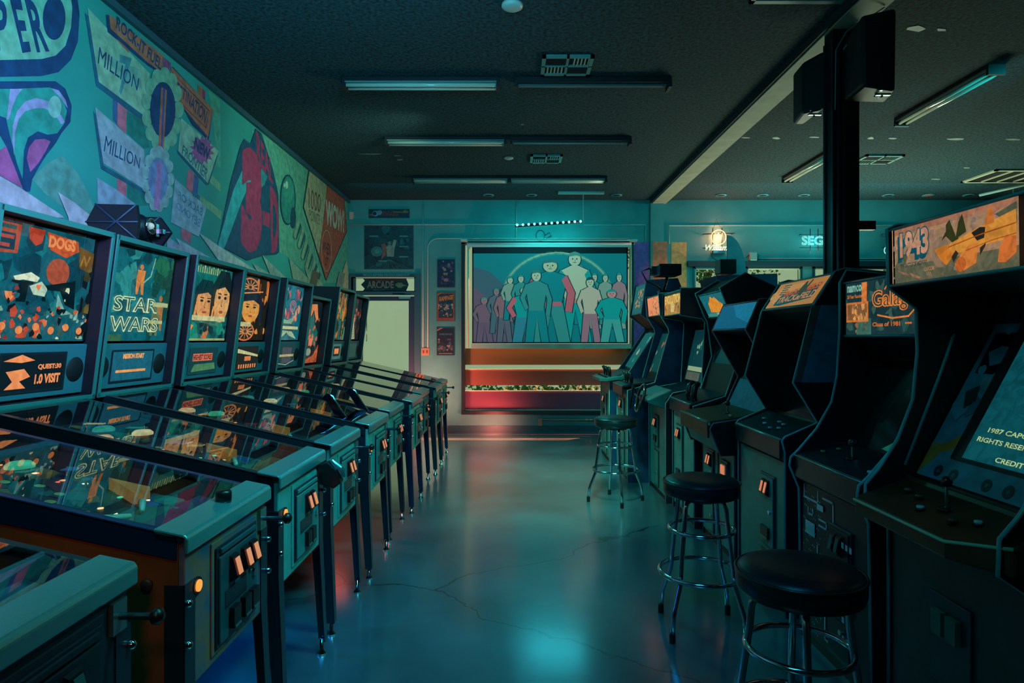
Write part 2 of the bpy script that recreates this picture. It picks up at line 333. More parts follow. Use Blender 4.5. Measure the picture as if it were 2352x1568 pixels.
# wall relief: vertical pilaster, conduits
S(MB(wall_m).box(BX(1493), BX(1523), YB-.05, YB, 0, ZC), 'trim_4')
S(MB(trim_m).box(BX(803), BX(965), YB-.012, YB, BZ(635), BZ(628)).box(BX(803), BX(818), YB-.03, YB, 0, BZ(628)).box(BX(952), BX(966), YB-.03, YB, 0, BZ(628)).box(BX(818), BX(952), YB-.03, YB, BZ(678), BZ(668)), 'trim_5', label='dark door surround')
cond = mat('painted_conduit', '#9cc4bc', .45)
def conduit(path, r=.011, lab=''): build(MB(cond).tube(path, r, 8), 'wall_conduit', None, lab, 'conduit', 'painted conduits on the back wall')
yc = YB-.016
conduit([(BX(972), yc, BZ(798)), (BX(972), yc, BZ(462))], lab='straight vertical painted conduit beside the three small posters')
arc = [(BX(983), yc, BZ(798)), (BX(983), yc, BZ(570))]+[(BX(983+22*(1-math.cos(a*math.pi/8))), yc, BZ(570-22*math.sin(a*math.pi/8))) for a in range(1, 5)]+[(BX(1440), yc, BZ(548)), (BX(1452), yc, BZ(553)), (BX(1456), yc, BZ(562))]
conduit(arc, lab='bent painted conduit arching over the big window')
conduit([(BX(803), yc, BZ(516)), (BX(1186), yc, BZ(516))], lab='horizontal painted conduit from the corner to the lamp bar')
conduit([(BX(1186), yc, BZ(462)), (BX(1186), yc, BZ(560))], .008, 'thin vertical conduit dropping behind the lamp bar')
conduit([(BX(1340), yc, BZ(517)), (BX(1482), yc, BZ(517)), (BX(1482), yc, BZ(556))], .009, 'horizontal conduit right of the lamp bar turning down')
conduit([(BX(1536), yc, BZ(560)), (BX(1536), yc, BZ(518)), (BX(2350), yc, BZ(518))], lab='long horizontal conduit above the neon signs')
conduit([(BX(1735), yc, BZ(594)), (BX(2350), yc, BZ(594))], .008, 'thin cable conduit above the right windows')
# door
dr = build(MB(mat('door_paint', '#1e3a52', .5)).box(BX(822), BX(832), YB+.03, YB+.07, 0, BZ(680)).box(BX(938), BX(950), YB+.03, YB+.07, 0, BZ(680)).box(BX(832), BX(938), YB+.03, YB+.07, BZ(690), BZ(680)).box(BX(832), BX(938), YB+.03, YB+.07, 0, BZ(950)), 'door_1', kind='structure', label='glazed shop door in the left corner of the back wall', loc=(BX(885), YB+.05, 0))
build(MB(glass_w).quad((BX(832), YB+.05, BZ(950)), (BX(938), YB+.05, BZ(950)), (BX(938), YB+.05, BZ(690)), (BX(832), YB+.05, BZ(690))), 'glass_pane', dr)
build(MB(steel).box(BX(903), BX(930), YB-.03, YB+.03, BZ(675.5), BZ(673.5)).box(BX(917), BX(944), YB-.05, YB+.03, BZ(686), BZ(681)), 'door_closer', dr)
build(MB(steel).tube([(BX(841.5), YB+.02, BZ(784)), (BX(841.5), YB+.02, BZ(697))], .008), 'push_bar', dr)
tr = build(MB(palef).box(BX(808), BX(812), YB-.03, YB+.02, BZ(668), BZ(637)).box(BX(808), BX(955), YB-.03, YB+.02, BZ(639), BZ(636.5)).box(BX(808), BX(955), YB-.03, YB+.02, BZ(669.5), BZ(668)), 'window_1', kind='structure', label='transom window above the door lettered ARCADE', loc=(BX(880), YB, BZ(668)))
build(MB(glass_w).quad((BX(812), YB+.05, BZ(668)), (BX(954), YB+.05, BZ(668)), (BX(954), YB+.05, BZ(638)), (BX(812), YB+.05, BZ(638))), 'glass_pane', tr)
def wsurf(px0, px1, py1, py0, y, emit=0.0, step=0.0002):   # art on a plane facing the room; s across, t up
    return Surf((BX(px0), y, BZ(py1)), (BX(px1)-BX(px0), 0, 0), (0, 0, BZ(py0)-BZ(py1)), (0, -1, 0), step, emit)
a = wsurf(812, 954, 668, 638, YB+.045)
a.poly('#0d2e34', [(.14, .0), (.84, .0), (.86, .2), (.885, .5), (.86, .8), (.84, 1), (.14, 1), (.17, .8), (.11, .5), (.17, .2)])
a.text('#c08a6c', 'ARCADE', .21, .22, .64, .78, weight=.03).text('#5a7a70', '~ the ~', .3, .8, .5, .9).text('#7b8468', 'dmuT', .3, .05, .5, .15)
a.poly('#a8865e', [(.66, .5), (.70, .66), (.77, .66), (.80, .5), (.87, .40), (.80, .40), (.77, .26), (.71, .28)])
a.mb = MB() if False else a.mb
a.done('lettering', tr, label='dark plaque reading ARCADE with a pointing hand')
a = wsurf(808, 955, 636, 628, YB-.013); a.text('#a9c3bb', 'THIS DOOR MUST REMAIN OPEN DURING BUSINESS HOURS', .18, .2, .9, .8, weight=.01); a.done('door_notice', wback)
# big window behind the screen
w2 = build(MB(mat('window_frame_black', '#0a1a20', .5)).box(BX(1060), BX(1068), YB-.03, YB+.1, BZ(950), BZ(556)).box(BX(1448), BX(1455), YB-.03, YB+.1, BZ(950), BZ(556)).box(BX(1060), BX(1455), YB-.03, YB+.1, BZ(560), BZ(555)).box(BX(1060), BX(1455), YB-.05, YB+.1, BZ(951), BZ(943)), 'window_2', kind='structure', label='big shop window with orange and magenta film bands', loc=(BX(1258), YB, BZ(950)))
build(MB(glass_w).quad((BX(1068), YB+.1, BZ(945)), (BX(1448), YB+.1, BZ(945)), (BX(1448), YB+.1, BZ(560)), (BX(1068), YB+.1, BZ(560))), 'glass_pane', w2)
def film(name, h, emit=0):
    m, nt, b = new_mat(name); b.inputs['Base Color'].default_value = (*lin(h), 1); b.inputs['Roughness'].default_value = .7
    t = nt.nodes.new('ShaderNodeBsdfTranslucent'); t.inputs[0].default_value = (*lin(h), 1); mx = nt.nodes.new('ShaderNodeMixShader'); mx.inputs[0].default_value = .045
    o = nt.nodes['Material Output']; nt.links.new(b.outputs[0], mx.inputs[1]); nt.links.new(t.outputs[0], mx.inputs[2]); nt.links.new(mx.outputs[0], o.inputs[0]); return m
for py0, py1, h, lb in ((800, 838, '#86643a', 'ochre film band'), (848, 885, '#a4644e', 'orange red film band'), (898, 941, '#90546c', 'magenta film band')):
    build(MB(film('film_'+h, h)).box(BX(1068), BX(1448), YB+.06, YB+.066, BZ(py1), BZ(py0)), 'window_film', w2, label=lb)
build(MB(palef).box(BX(1068), BX(1448), YB+.03, YB+.05, BZ(849.5), BZ(847.5)).box(BX(1068), BX(1448), YB+.03, YB+.05, BZ(899), BZ(897)).box(BX(1068), BX(1448), YB+.03, YB+.05, BZ(943), BZ(941)), 'muntin', w2)
# right windows
for i, (p0, p1) in enumerate(wins):
    x0, x1, z0, z1 = BX(p0), BX(p1), BZ(800), BZ(612)
    w = build(MB(alum).box(x0, x0+.03, YB-.02, YB+.08, z0, z1).box(x1-.03, x1, YB-.02, YB+.08, z0, z1).box(x0, x1, YB-.02, YB+.08, z1-.03, z1).box(x0, x1, YB-.02, YB+.08, z0, z0+.03), 'window_%d' % (i+3), kind='structure', loc=((x0+x1)/2, YB, z0))
    build(MB(glass_w).quad((x0, YB+.04, z0), (x1, YB+.04, z0), (x1, YB+.04, z1), (x0, YB+.04, z1)), 'glass_pane', w)
    build(MB(palef).box(x0+.03, x1-.03, YB-.01, YB+.03, z1-.045, z1-.03).box(x1-.045, x1-.03, YB-.01, YB+.03, z0, z1-.03).box(x0+.03, x0+.045, YB-.01, YB+.03, z0, z1-.03), 'inner_frame', w)
S(MB(mat('header_paint', '#123840', .6)).box(BX(1578), XR, YB-.06, YB, BZ(612), BZ(600)), 'trim_6', label='dark header rail above the right windows')
for p0, p1, py0, py1, h, lb in ((1457, 1490, 556, 980, '#a862b8', 'purple'), (1497, 1531, 556, 980, '#ff8050', 'terracotta'), (1542, 1577, 556, 980, '#ffb060', 'ochre')):
    a = wsurf(p0, p1, py1, py0, YB-(.052 if p0 == 1497 else .001)); a.rect(h, 0, 0, 1, 1); a.done('painted_stripe', wback, label=lb+' stripe painted on the wall')
# outdoor tree and hedge seen through the glass
leafm = mat('tree_leaves', '#2a7048', .8, var=.5, nscale=9)
def foliage(name, c, r, n, seed, lab, cat, flat=.8):
    R = random.Random(seed); mb = MB(leafm)
    for i in range(n):
        d = Vector((R.gauss(0, 1), R.gauss(0, 1), R.gauss(0, 1)*flat)).normalized()*R.uniform(.35, 1)
        p = Vector(c)+Vector((d.x*r[0], d.y*r[1], d.z*r[2])); s = R.uniform(.02, .045)*min(1.6, max(.5, r[0]/1.2))
        u = Vector((R.uniform(-1, 1), R.uniform(-1, 1), R.uniform(-1, 1))).normalized()*s; v = u.cross(Vector((R.uniform(-1, 1), R.uniform(-1, 1), R.uniform(-1, 1)))).normalized()*s*.6
        mb.add([p-u, p-v, p+u, p+v], [(0, 1, 2, 3)])
    return mb
tr_o = empty('street_tree', (5.3, 17, 0), 'green leafy tree outside the window behind the round topped sign', 'tree')
build(foliage('crown', (5.0, 17, 4.2), (2.4, 1.2, 2.2), 6500, 4, '', ''), 'crown', tr_o)
build(MB(mat('bark', '#4a4030', .9, bump=.5)).tube([(5.3, 17, 0), (5.25, 17, 1.6), (5.1, 17, 3.2)], [.2, .15, .1]), 'trunk', tr_o)
build(foliage('hedge', (.5, 12.2, .35), (2.2, .25, .35), 1800, 9, '', ''), 'clipped_hedge', None, 'low green hedge outside seen through the lower window gap', 'hedge')
# ---------------------------------------------------------------- projection screen
ps = empty('projection_screen', (BX(1262), YB-.16, BZ(790)), 'pull-down projection screen showing a crowd of figures, in front of the big window', 'projection screen')
y = YB-.16
build(MB(mat('screen_cloth', '#2a6a6c', .8)).box(BX(1086), BX(1438), y, y+.004, BZ(788), BZ(571)), 'cloth', ps)
build(MB(mat('screen_border', '#06141c', .7)).box(BX(1086), BX(1089), y-.003, y, BZ(788), BZ(571)).box(BX(1435), BX(1438), y-.003, y, BZ(788), BZ(571)).box(BX(1086), BX(1438), y-.003, y, BZ(585), BZ(571)).box(BX(1086), BX(1438), y-.003, y, BZ(788), BZ(785)), 'border', ps)
build(MB(white_p).box(BX(1074), BX(1446), y-.02, y+.02, BZ(571), BZ(566)).tube([(BX(1074), y, BZ(564)), (BX(1446), y, BZ(564))], .025), 'housing', ps)
build(MB(white_p).box(BX(1076), BX(1080), y, YB+.01, BZ(572), BZ(562)).box(BX(1440), BX(1444), y, YB+.01, BZ(572), BZ(562)).box(BX(1060), BX(1075), y-.01, YB, BZ(557), BZ(553)).box(BX(1445), BX(1460), y-.01, YB, BZ(557), BZ(553)).tube([(BX(1062), y, BZ(555)), (BX(1458), y, BZ(555))], .008), 'bracket', ps)
build(MB(palef).box(BX(1084), BX(1446), y-.01, y+.012, BZ(800), BZ(789)), 'bottom_bar', ps)
build(MB(palef).tube([(BX(1077), y, BZ(798)), (BX(1077), y, BZ(566))], .012).tube([(BX(1445), y, BZ(798)), (BX(1445), y, BZ(566))], .012), 'side_cord', ps)
s = wsurf(1089, 1435, 785, 585, y-.002, .6)
s.rect('#0b7c80', 0, 0, 1, 1); s.poly('#37606c', [(0, 0), (.36, 0), (.3, .3), (.22, .62), (.1, .8), (0, .85)]); s.poly('#5d5468', [(0, 0), (.3, 0), (.2, .3), (.1, .5), (0, .62)])
ring = [(.55+.36*math.cos(math.radians(t)), .48+.53*math.sin(math.radians(t))) for t in range(20, 165, 8)]
s.line('#3f9a88', ring, .04); s.line('#7fb398', ring, .012)
def figure(x, y0, h, w, coat, leg, skin, hair, arm=None, ol='#093038', belt=None):
    for o, dx in ((1, .012), (0, 0)):
        c = (lambda q: ol if o else q); e = dx/2
        s.poly(c(leg), [(x-w*.42-e, y0-e), (x-w*.12+e, y0-e), (x+w*.02, y0+h*.38), (x+w*.2-e, y0-e), (x+w*.48+e, y0-e), (x+w*.3+e, y0+h*.48), (x-w*.3-e, y0+h*.48)])
        s.poly(c(coat), [(x-w*.26-e, y0+h*.44-e), (x+w*.26+e, y0+h*.44-e), (x+w*.42+e, y0+h*.8+e), (x+w*.1, y0+h*.86+e), (x-w*.1, y0+h*.86+e), (x-w*.42-e, y0+h*.8+e)])
        s.poly(c(arm or coat), [(x-w*.4-e, y0+h*.82), (x-w*.62-e, y0+h*.62), (x-w*.42, y0+h*.44-e), (x-w*.3+e, y0+h*.48), (x-w*.44+e, y0+h*.62), (x-w*.28+e, y0+h*.76)])
        s.poly(c(arm or coat), [(x+w*.4+e, y0+h*.82), (x+w*.6+e, y0+h*.6), (x+w*.52+e, y0+h*.36-e), (x+w*.36-e, y0+h*.38), (x+w*.42-e, y0+h*.6), (x+w*.28-e, y0+h*.76)])
        s.ell(c(skin), x, y0+h*.93, w*.17+e, h*.075+e*1.6)
    s.poly(hair, [(x-w*.17, y0+h*.96), (x-w*.14, y0+h*1.0), (x, y0+h*1.02), (x+w*.14, y0+h*1.0), (x+w*.17, y0+h*.96), (x+w*.05, y0+h*.975)])
    for e in (-1, 1): s.ell(ol, x+e*w*.06, y0+h*.935, w*.018, h*.009)
    s.line(ol, [(x-w*.04, y0+h*.895), (x+w*.04, y0+h*.895)], h*.006); s.line(ol, [(x, y0+h*.93), (x+w*.015, y0+h*.912), (x, y0+h*.91)], h*.004)
    if belt: s.rect(belt, x-w*.27, y0+h*.44, x+w*.27, y0+h*.49)
T1, T2, T3, SA, CR, GR = '#0d9a94', '#0a8286', '#2c8c86', '#b0606c', '#9fc0a0', '#6f9f8c'
for i, (x, yy, h, w, c1, c2) in enumerate(((.07, 0, .5, .12, '#6a5a68', '#5d5468'), (.15, .1, .5, .1, '#4c6670', '#3f6670'), (.2, 0, .62, .11, '#7f6468', '#52606c'), (.24, .25, .48, .1, GR, T2), (.31, .2, .55, .1, T3, T2), (.7, .2, .66, .1, CR, T2), (.79, .15, .62, .09, T3, GR), (.86, .2, .56, .09, GR, T3), (.95, .15, .62, .09, '#8a7c80', GR))):
    figure(x, yy, h, w, c1, c2, CR if i > 2 else '#8a7474', T3)
figure(.34, 0, .62, .2, T1, '#2a8090', '#8fb494', T3, arm=SA)
figure(.66, 0, 1.0, .23, CR, T1, CR, '#3f8a78', arm=T1, belt='#a98a74')
figure(.5, .0, .92, .27, T2, T3, '#9fb894', '#2b6e70', arm=SA, belt=SA)
figure(.41, 0, .8, .17, T3, T2, CR, '#31786e')
figure(.76, 0, .72, .14, '#a8b49c', '#8c707c', CR, '#154a54'); figure(.9, 0, .58, .17, T1, '#3aa096', '#b48c84', T1)
s.done('projected_picture', ps)
# ---------------------------------------------------------------- mural (painted on the left wall)
def A(x, y): return (x/3.137, y/3.137)
def B(x, y): return (400+x/3.136, 150+y/3.136)
def wp(p):
    Y = XL*FPX/(p[0]-VX); return (Y, EYE-(p[1]-VY)*Y/FPX)
_lay = [0]
def mural(): 
    m = Surf((XL+.0001*(3+_lay[0]), 0, 0), (0, 1, 0), (0, 0, 1), (1, 0, 0), 0.00009, clip=(YF, YB-.01, .02, ZC-.052)); _lay[0] += 7; return m
def mp(m, h, c, *pts): m.poly(h, [wp(c(*p)) for p in pts])
def mt(m, h, c, txt, tl, tr, br, bl, w=.03): m.qtext(h, txt, wp(c(*bl)), wp(c(*br)), wp(c(*tr)), wp(c(*tl)), weight=w)
def me(m, h, c, cx, cy, rx, ry, n=24): m.poly(h, [wp(c(cx+rx*math.cos(6.2832*i/n), cy-ry*math.sin(6.2832*i/n))) for i in range(n)])
NV, TE, PT, LV, PK, OR, MG, CL = '#164a78', '#2fa595', '#7fc0a4', '#a6a8d2', '#b4629e', '#d0785a', '#b03a62', '#86c8aa'
m = mural()   # soft colour fields of the background
mp(m, '#56b092', A, (1500, 650), (1585, 720), (1590, 1200), (1530, 1150), (1560, 1080), (1540, 900))
mp(m, '#62b498', B, (560, 470), (630, 460), (970, 750), (1260, 960), (1268, 1568), (1040, 1568), (820, 1380), (750, 1340), (745, 960))
mp(m, '#4aa890', B, (320, 250), (330, 740), (240, 700), (290, 620))
mp(m, '#7ab08a', B, (270, 790), (330, 850), (335, 910), (255, 840)); mp(m, '#7ab08a', B, (180, 930), (340, 1050), (335, 1110), (190, 990))
mp(m, '#5fa89c', A, (230, 1290), (330, 1180), (450, 1120), (560, 1250), (640, 1400), (700, 1568), (560, 1568), (330, 1400))
m.done('mural_background', wl)
m = mural()
mp(m, NV, A, (-300, -300), (430, -300), (540, -150), (572, 100), (560, 300), (510, 430), (420, 520), (300, 548), (-300, 560))
mp(m, CL, A, (-300, -300), (400, -300), (490, -150), (520, 60), (510, 200), (470, 330), (400, 400), (300, 425), (-300, 440))
mt(m, NV, A, 'P', (-60, -20), (50, 10), (45, 375), (-20, 360)); mt(m, NV, A, 'E', (65, -20), (150, 0), (222, 372), (160, 382)); mt(m, NV, A, 'R', (170, -20), (285, 20), (355, 370), (265, 378))
me(m, NV, A, 388, 130, 82, 158); mt(m, NV, A, 'U', (-170, -20), (-80, -20), (-60, 360), (-140, 360))
m.done('painted_sign', wl, label='navy bordered sign ending in the letters PERO')
m = mural()
mp(m, NV, A, (-300, 590), (60, 585), (400, 585), (470, 640), (515, 760), (505, 880), (440, 960), (400, 1030), (330, 1120), (280, 1200), (230, 1290), (215, 1380), (170, 1380), (100, 1200), (40, 1050), (0, 980), (-300, 900))
mp(m, TE, A, (-300, 640), (90, 640), (360, 630), (440, 690), (480, 800), (460, 890), (410, 960), (340, 970), (270, 945), (200, 990), (170, 1080), (165, 1180), (160, 1290), (120, 1180), (70, 980), (40, 850), (-100, 800))
mp(m, LV, A, (85, 1000), (90, 900), (120, 800), (180, 730), (260, 705), (350, 730), (420, 800), (465, 880), (440, 895), (390, 820), (320, 780), (250, 780), (180, 800), (130, 860), (105, 960), (100, 1120))
mp(m, LV, A, (70, 640), (160, 640), (120, 690), (90, 760), (60, 860), (45, 860)); mp(m, LV, A, (360, 632), (420, 650), (470, 720), (485, 780), (430, 700))
mp(m, PK, A, (215, 1240), (190, 1140), (205, 1060), (250, 1005), (320, 1000), (362, 1018), (320, 1100), (270, 1180)); me(m, '#8fd0c0', A, 392, 770, 48, 80)
mp(m, PK, A, (-300, 1040), (0, 1080), (40, 1050), (100, 1200), (160, 1355), (0, 1265), (-300, 1200))
m.done('painted_swirl', wl, label='navy outlined swirl with lavender arcs')
m = mural()
for q in (((845, 735), (912, 790), (905, 965), (842, 900)), ((838, 1265), (908, 1305), (905, 1425), (842, 1380)), ((1350, 1215), (1395, 1245), (1385, 1395), (1340, 1350))): mp(m, '#d8788c', A, *q)
mp(m, '#4a6aa0', A, (812, 700), (845, 735), (842, 900), (812, 860)); mp(m, '#4a6aa0', A, (1397, 1250), (1430, 1280), (1420, 1400), (1388, 1380))
mp(m, '#1f8a80', A, (915, 800), (1020, 860), (1080, 1060), (1040, 1070), (915, 960)); mp(m, '#1f8a80', A, (915, 1320), (1040, 1390), (1060, 1480), (980, 1480), (915, 1430))
mp(m, '#a45a88', A, (1165, 400), (1228, 455), (1212, 570), (1180, 530)); mp(m, OR, A, (1420, 608), (1470, 650), (1470, 712), (1425, 672)); mp(m, MG, A, (1455, 640), (1475, 655), (1475, 720), (1455, 700))
mp(m, '#d8788c', B, (50, 1150), (125, 1200), (115, 1290), (45, 1240))
m.done('painted_poles', wl)
m = mural()
mp(m, '#226a86', A, (610, 95), (635, 115), (720, 590), (1050, 850), (1040, 880), (690, 620))
mp(m, '#9fc8a8', A, (625, 52), (1075, 530), (1045, 840), (708, 590)); mp(m, '#86bca8', A, (760, 395), (1000, 500), (1020, 640), (880, 600))
mt(m, '#4a98a0', A, '7', (860, 390), (945, 420), (905, 700), (850, 680)); mt(m, NV, A, 'MILLION', (712, 335), (1000, 565), (985, 655), (700, 455), 0)
m.done('painted_sign', wl, label='pale slanted sign reading MILLION, upper of two')
m = mural()
mp(m, '#226a86', A, (668, 800), (690, 830), (742, 1190), (1045, 1375), (1040, 1400), (725, 1215)); mp(m, '#a4bcc8', A, (680, 768), (1035, 1080), (1045, 1370), (740, 1175))
mt(m, NV, A, 'MILLION', (758, 975), (1008, 1135), (1000, 1215), (742, 1090), 0)
mp(m, '#98b4cc', A, (695, 1280), (830, 1362), (1000, 1490), (990, 1600), (700, 1600))
m.done('painted_sign', wl, label='lavender slanted sign reading MILLION, lower of two')
m = mural()
mp(m, NV, A, (780, 110), (760, 105), (770, 230), (1060, 470), (1165, 540), (1165, 400)); mp(m, OR, A, (782, 105), (1168, 395), (1162, 522), (1060, 450), (790, 205))
mt(m, NV, A, 'ROCK-IT FUEL', (840, 115), (1165, 430), (1152, 508), (828, 200), .02); mp(m, OR, A, (830, 280), (925, 385), (918, 352), (850, 290))
m.done('painted_sign', wl, label='orange sign reading ROCK-IT FUEL cut off by the ceiling')
m = mural()
mp(m, NV, A, (1225, 600), (1240, 480), (1530, 790), (1500, 1010), (1380, 900)); mp(m, OR, A, (1228, 480), (1530, 783), (1495, 985), (1232, 680)); mp(m, NV, A, (1236, 520), (1505, 795), (1482, 925), (1240, 690)); mp(m, OR, A, (1240, 528), (1500, 800), (1478, 915), (1244, 688))
mt(m, NV, A, 'DESTINATION', (1243, 558), (1492, 800), (1472, 890), (1240, 630), .02)
m.done('painted_sign', wl, label='orange sign reading DESTINATION')
m = mural()
mp(m, '#226a86', A, (1565, 1120), (1500, 1330), (1480, 1330), (1280, 1110), (1270, 1080)); mp(m, '#9fccb0', A, (1300, 850), (1568, 1085), (1492, 1318), (1278, 1085))
st = [(1450+(92 if i % 2 else 62)*math.cos(6.283*i/28), 1082+(112 if i % 2 else 78)*math.sin(6.283*i/28)) for i in range(28)]
mp(m, PK, A, *st); mt(m, NV, A, 'NEW', (1402, 985), (1512, 1075), (1500, 1165), (1390, 1070), .04); mt(m, '#2a7a88', A, 'FRONTIER', (1312, 1040), (1498, 1225), (1480, 1300), (1305, 1105), .02)
mp(m, '#98bcc8', B, (0, 815), (228, 1020), (172, 1235), (-30, 1130)); 
mt(m, '#3a80a0', A, 'THE', (1440, 1415), (1375, 1375), (1378, 1350+60), (1440, 1450)); mt(m, '#3a80a0', A, 'BACK OF', (1455, 1500), (1280, 1375), (1280, 1430), (1450, 1560), .01); mt(m, '#5a8ab0', A, 'BEYOND', (1440, 1580), (1265, 1450), (1265, 1500), (1430, 1640), .01)
m.done('painted_sign', wl, label='pale sign reading NEW FRONTIER')
m = mural()
def cloud(cx, cy, rx, ry, h, hi, n=13):
    for i in range(n):
        a = 6.283*i/n; me(m, h, A, cx+rx*math.cos(a), cy+ry*math.sin(a), rx*.34, ry*.24, 12)
    me(m, hi, A, cx, cy, rx*.80, ry*.80)
cloud(1165, 790, 115, 250, '#86c0a0', NV); mp(m, OR, A, (1155, 625), (1195, 650), (1172, 1085), (1132, 1060)); mp(m, '#5a5aa0', A, (1168, 632), (1183, 640), (1162, 1078), (1150, 1070))
cloud(1130, 1290, 90, 195, '#9cc4c4', '#7f9ccc'); mp(m, '#c08ac0', A, (1122, 1160), (1160, 1175), (1140, 1510), (1100, 1490))
m.done('painted_cloud', wl, label='smoke rings around a striped pole')
m = mural()
mp(m, '#12506e', B, (500, 530), (545, 565), (583, 455), (625, 490), (705, 740), (748, 935), (752, 1345), (730, 1362), (640, 1368), (520, 1405), (310, 1290), (400, 850), (470, 590))
mp(m, '#2fb0b4', B, (488, 748), (548, 835), (490, 960), (400, 1200), (350, 1330), (310, 1290), (420, 900)); mp(m, '#2a8f96', B, (622, 740), (668, 800), (645, 860), (622, 880))
mt(m, MG, B, '3', (482, 560), (628, 640), (628, 1370), (472, 1330), .09); mt(m, MG, B, 'D', (685, 862), (748, 935), (748, 1348), (695, 1350), .05); mp(m, MG, B, (635, 1045), (686, 1068), (681, 1168), (636, 1145))
mt(m, MG, B, 'REAL', (585, 462), (702, 700), (706, 860), (590, 690), .03)
m.done('painted_lettering', wl, label='magenta lettering reading REAL 3-D')
m = mural()
me(m, '#104a60', B, 815, 968, 56, 182); me(m, '#2a9084', B, 815, 968, 48, 172); me(m, '#3aa08c', B, 820, 900, 38, 90); me(m, '#b8e0c0', B, 806, 862, 10, 28); me(m, '#b8e0c0', B, 789, 863, 5, 15); me(m, '#104a60', B, 852, 1098, 21, 76)
for x, yy in ((850, 1110), (880, 1180), (905, 1260), (935, 1330), (965, 1400), (990, 1460)): mp(m, '#8cb894', B, (x+40, yy-20), (x+52, yy+20), (x+18, yy+145), (x+2, yy+118)); mp(m, '#15606a', B, (x+52, yy+20), (x+62, yy+50), (x+30, yy+140), (x+18, yy+145))
m.done('painted_ball', wl, label='teal ball bouncing down pale steps')
m = mural()
mp(m, '#123a48', B, (965, 752), (1095, 846), (1222, 940), (1242, 1195), (1090, 1552), (924, 1020)); mp(m, '#aeb892', B, (969, 762), (1095, 853), (1085, 980), (1037, 1368), (930, 1020)); mp(m, '#c45a44', B, (1097, 855), (1219, 946), (1237, 1193), (1090, 1538), (1038, 1370), (1086, 960))
mt(m, '#8a4a44', B, '1000', (963, 880), (1050, 930), (1048, 1062), (963, 1030), .0); mt(m, '#6a5a54', B, 'POINTS', (967, 1035), (1045, 1078), (1042, 1152), (968, 1110), 0); mt(m, '#c8b89c', B, 'WOW!', (1086, 958), (1222, 1050), (1218, 1212), (1087, 1145), .05)
me(m, '#c8a890', B, 1093, 1335, 37, 152); me(m, '#c45a44', B, 1093, 1335, 34, 145); mt(m, '#4a3040', B, 'WHEN', (1064, 1262), (1122, 1290), (1119, 1372), (1063, 1345), .02); mt(m, '#4a3040', B, 'LIT', (1076, 1370), (1108, 1388), (1105, 1448), (1079, 1440), .02)
m.done('painted_sign', wl, label='cream and red diamond sign reading 1000 POINTS WOW! WHEN LIT')
m = mural()
for q in (((0, 1275), (-300, 1180), (-300, 1500), (0, 1568), (450, 1568), (440, 1555), (160, 1370)), ((405, 1382), (480, 1560), (500, 1700), (700, 1700), (660, 1568), (520, 1455))): mp(m, '#c0c4d4', A, *q)
for h, q in (('#b4c4cc', ((0, 1240), (325, 1425), (80, 1380))), ('#b8c8c4', ((170, 1205), (605, 1490), (600, 1560), (330, 1430))), ('#a8b8c8', ((-60, 1230), (80, 1330), (100, 1440), (620, 1495), (800, 1568), (800, 1700), (-60, 1700))), ('#9cb8a8', ((555, 1420), (695, 1510), (700, 1560), (600, 1500))), ('#9cb8a8', ((628, 1365), (810, 1540), (800, 1600), (690, 1515))), ('#94b498', ((820, 1385), (965, 1540), (980, 1640), (870, 1640))), ('#94b498', ((930, 1440), (1065, 1570), (1080, 1700), (990, 1640))), ('#c4ccA0', ((1235, 1400), (1262, 1500), (1262, 1660), (1170, 1640))), ('#8c9c94', ((1185, 1485), (1228, 1498), (1200, 1640), (1160, 1600)))): mp(m, h, B, *q)
m.done('painted_spikes', wl, label='row of pale spikes along the foot of the mural')
# ---------------------------------------------------------------- pinball machines
pg = glass_mat('playfield_glass', (0.95, 1.0, 0.98), 1.6, 0.01, 0.16)
bgl = glass_mat('backbox_glass', (0.97, 1, 1), 1.4)
navy = mat('navy_cabinet_side', '#0c1c2c', 0.45, var=.4, nscale=5)
wood = mat('printed_orange_cabinet', '#a04c24', 0.5, var=.5, nscale=3, hex2='#643818', bump=.05)
frontm = mat('cabinet_front_paint', '#5fa396', 0.4, var=.25, nscale=9, bump=.05)
frontw = mat('printed_front_art', '#c86a3a', 0.5, var=.6, nscale=12, hex2='#2a5a78')
teal_al = mat('teal_anodised_frame', '#3a9c96', 0.35, .5)
bboxm = mat('backbox_black', '#0c1420', 0.5)
bluest = mat('blue_steel_rail', '#1f4a78', 0.3, .7)
lit_coin = mat('lit_coin_button', '#e87a50', .4, emit=.75, ehex='#e8835c')
lit_start = mat('lit_start_button', '#ff8a30', .3, emit=1.3, ehex='#ff8a3a')
grill = mat('speaker_grille', '#04080c', .7)
SL = .25/1.12
zr = lambda x: .93-x*SL
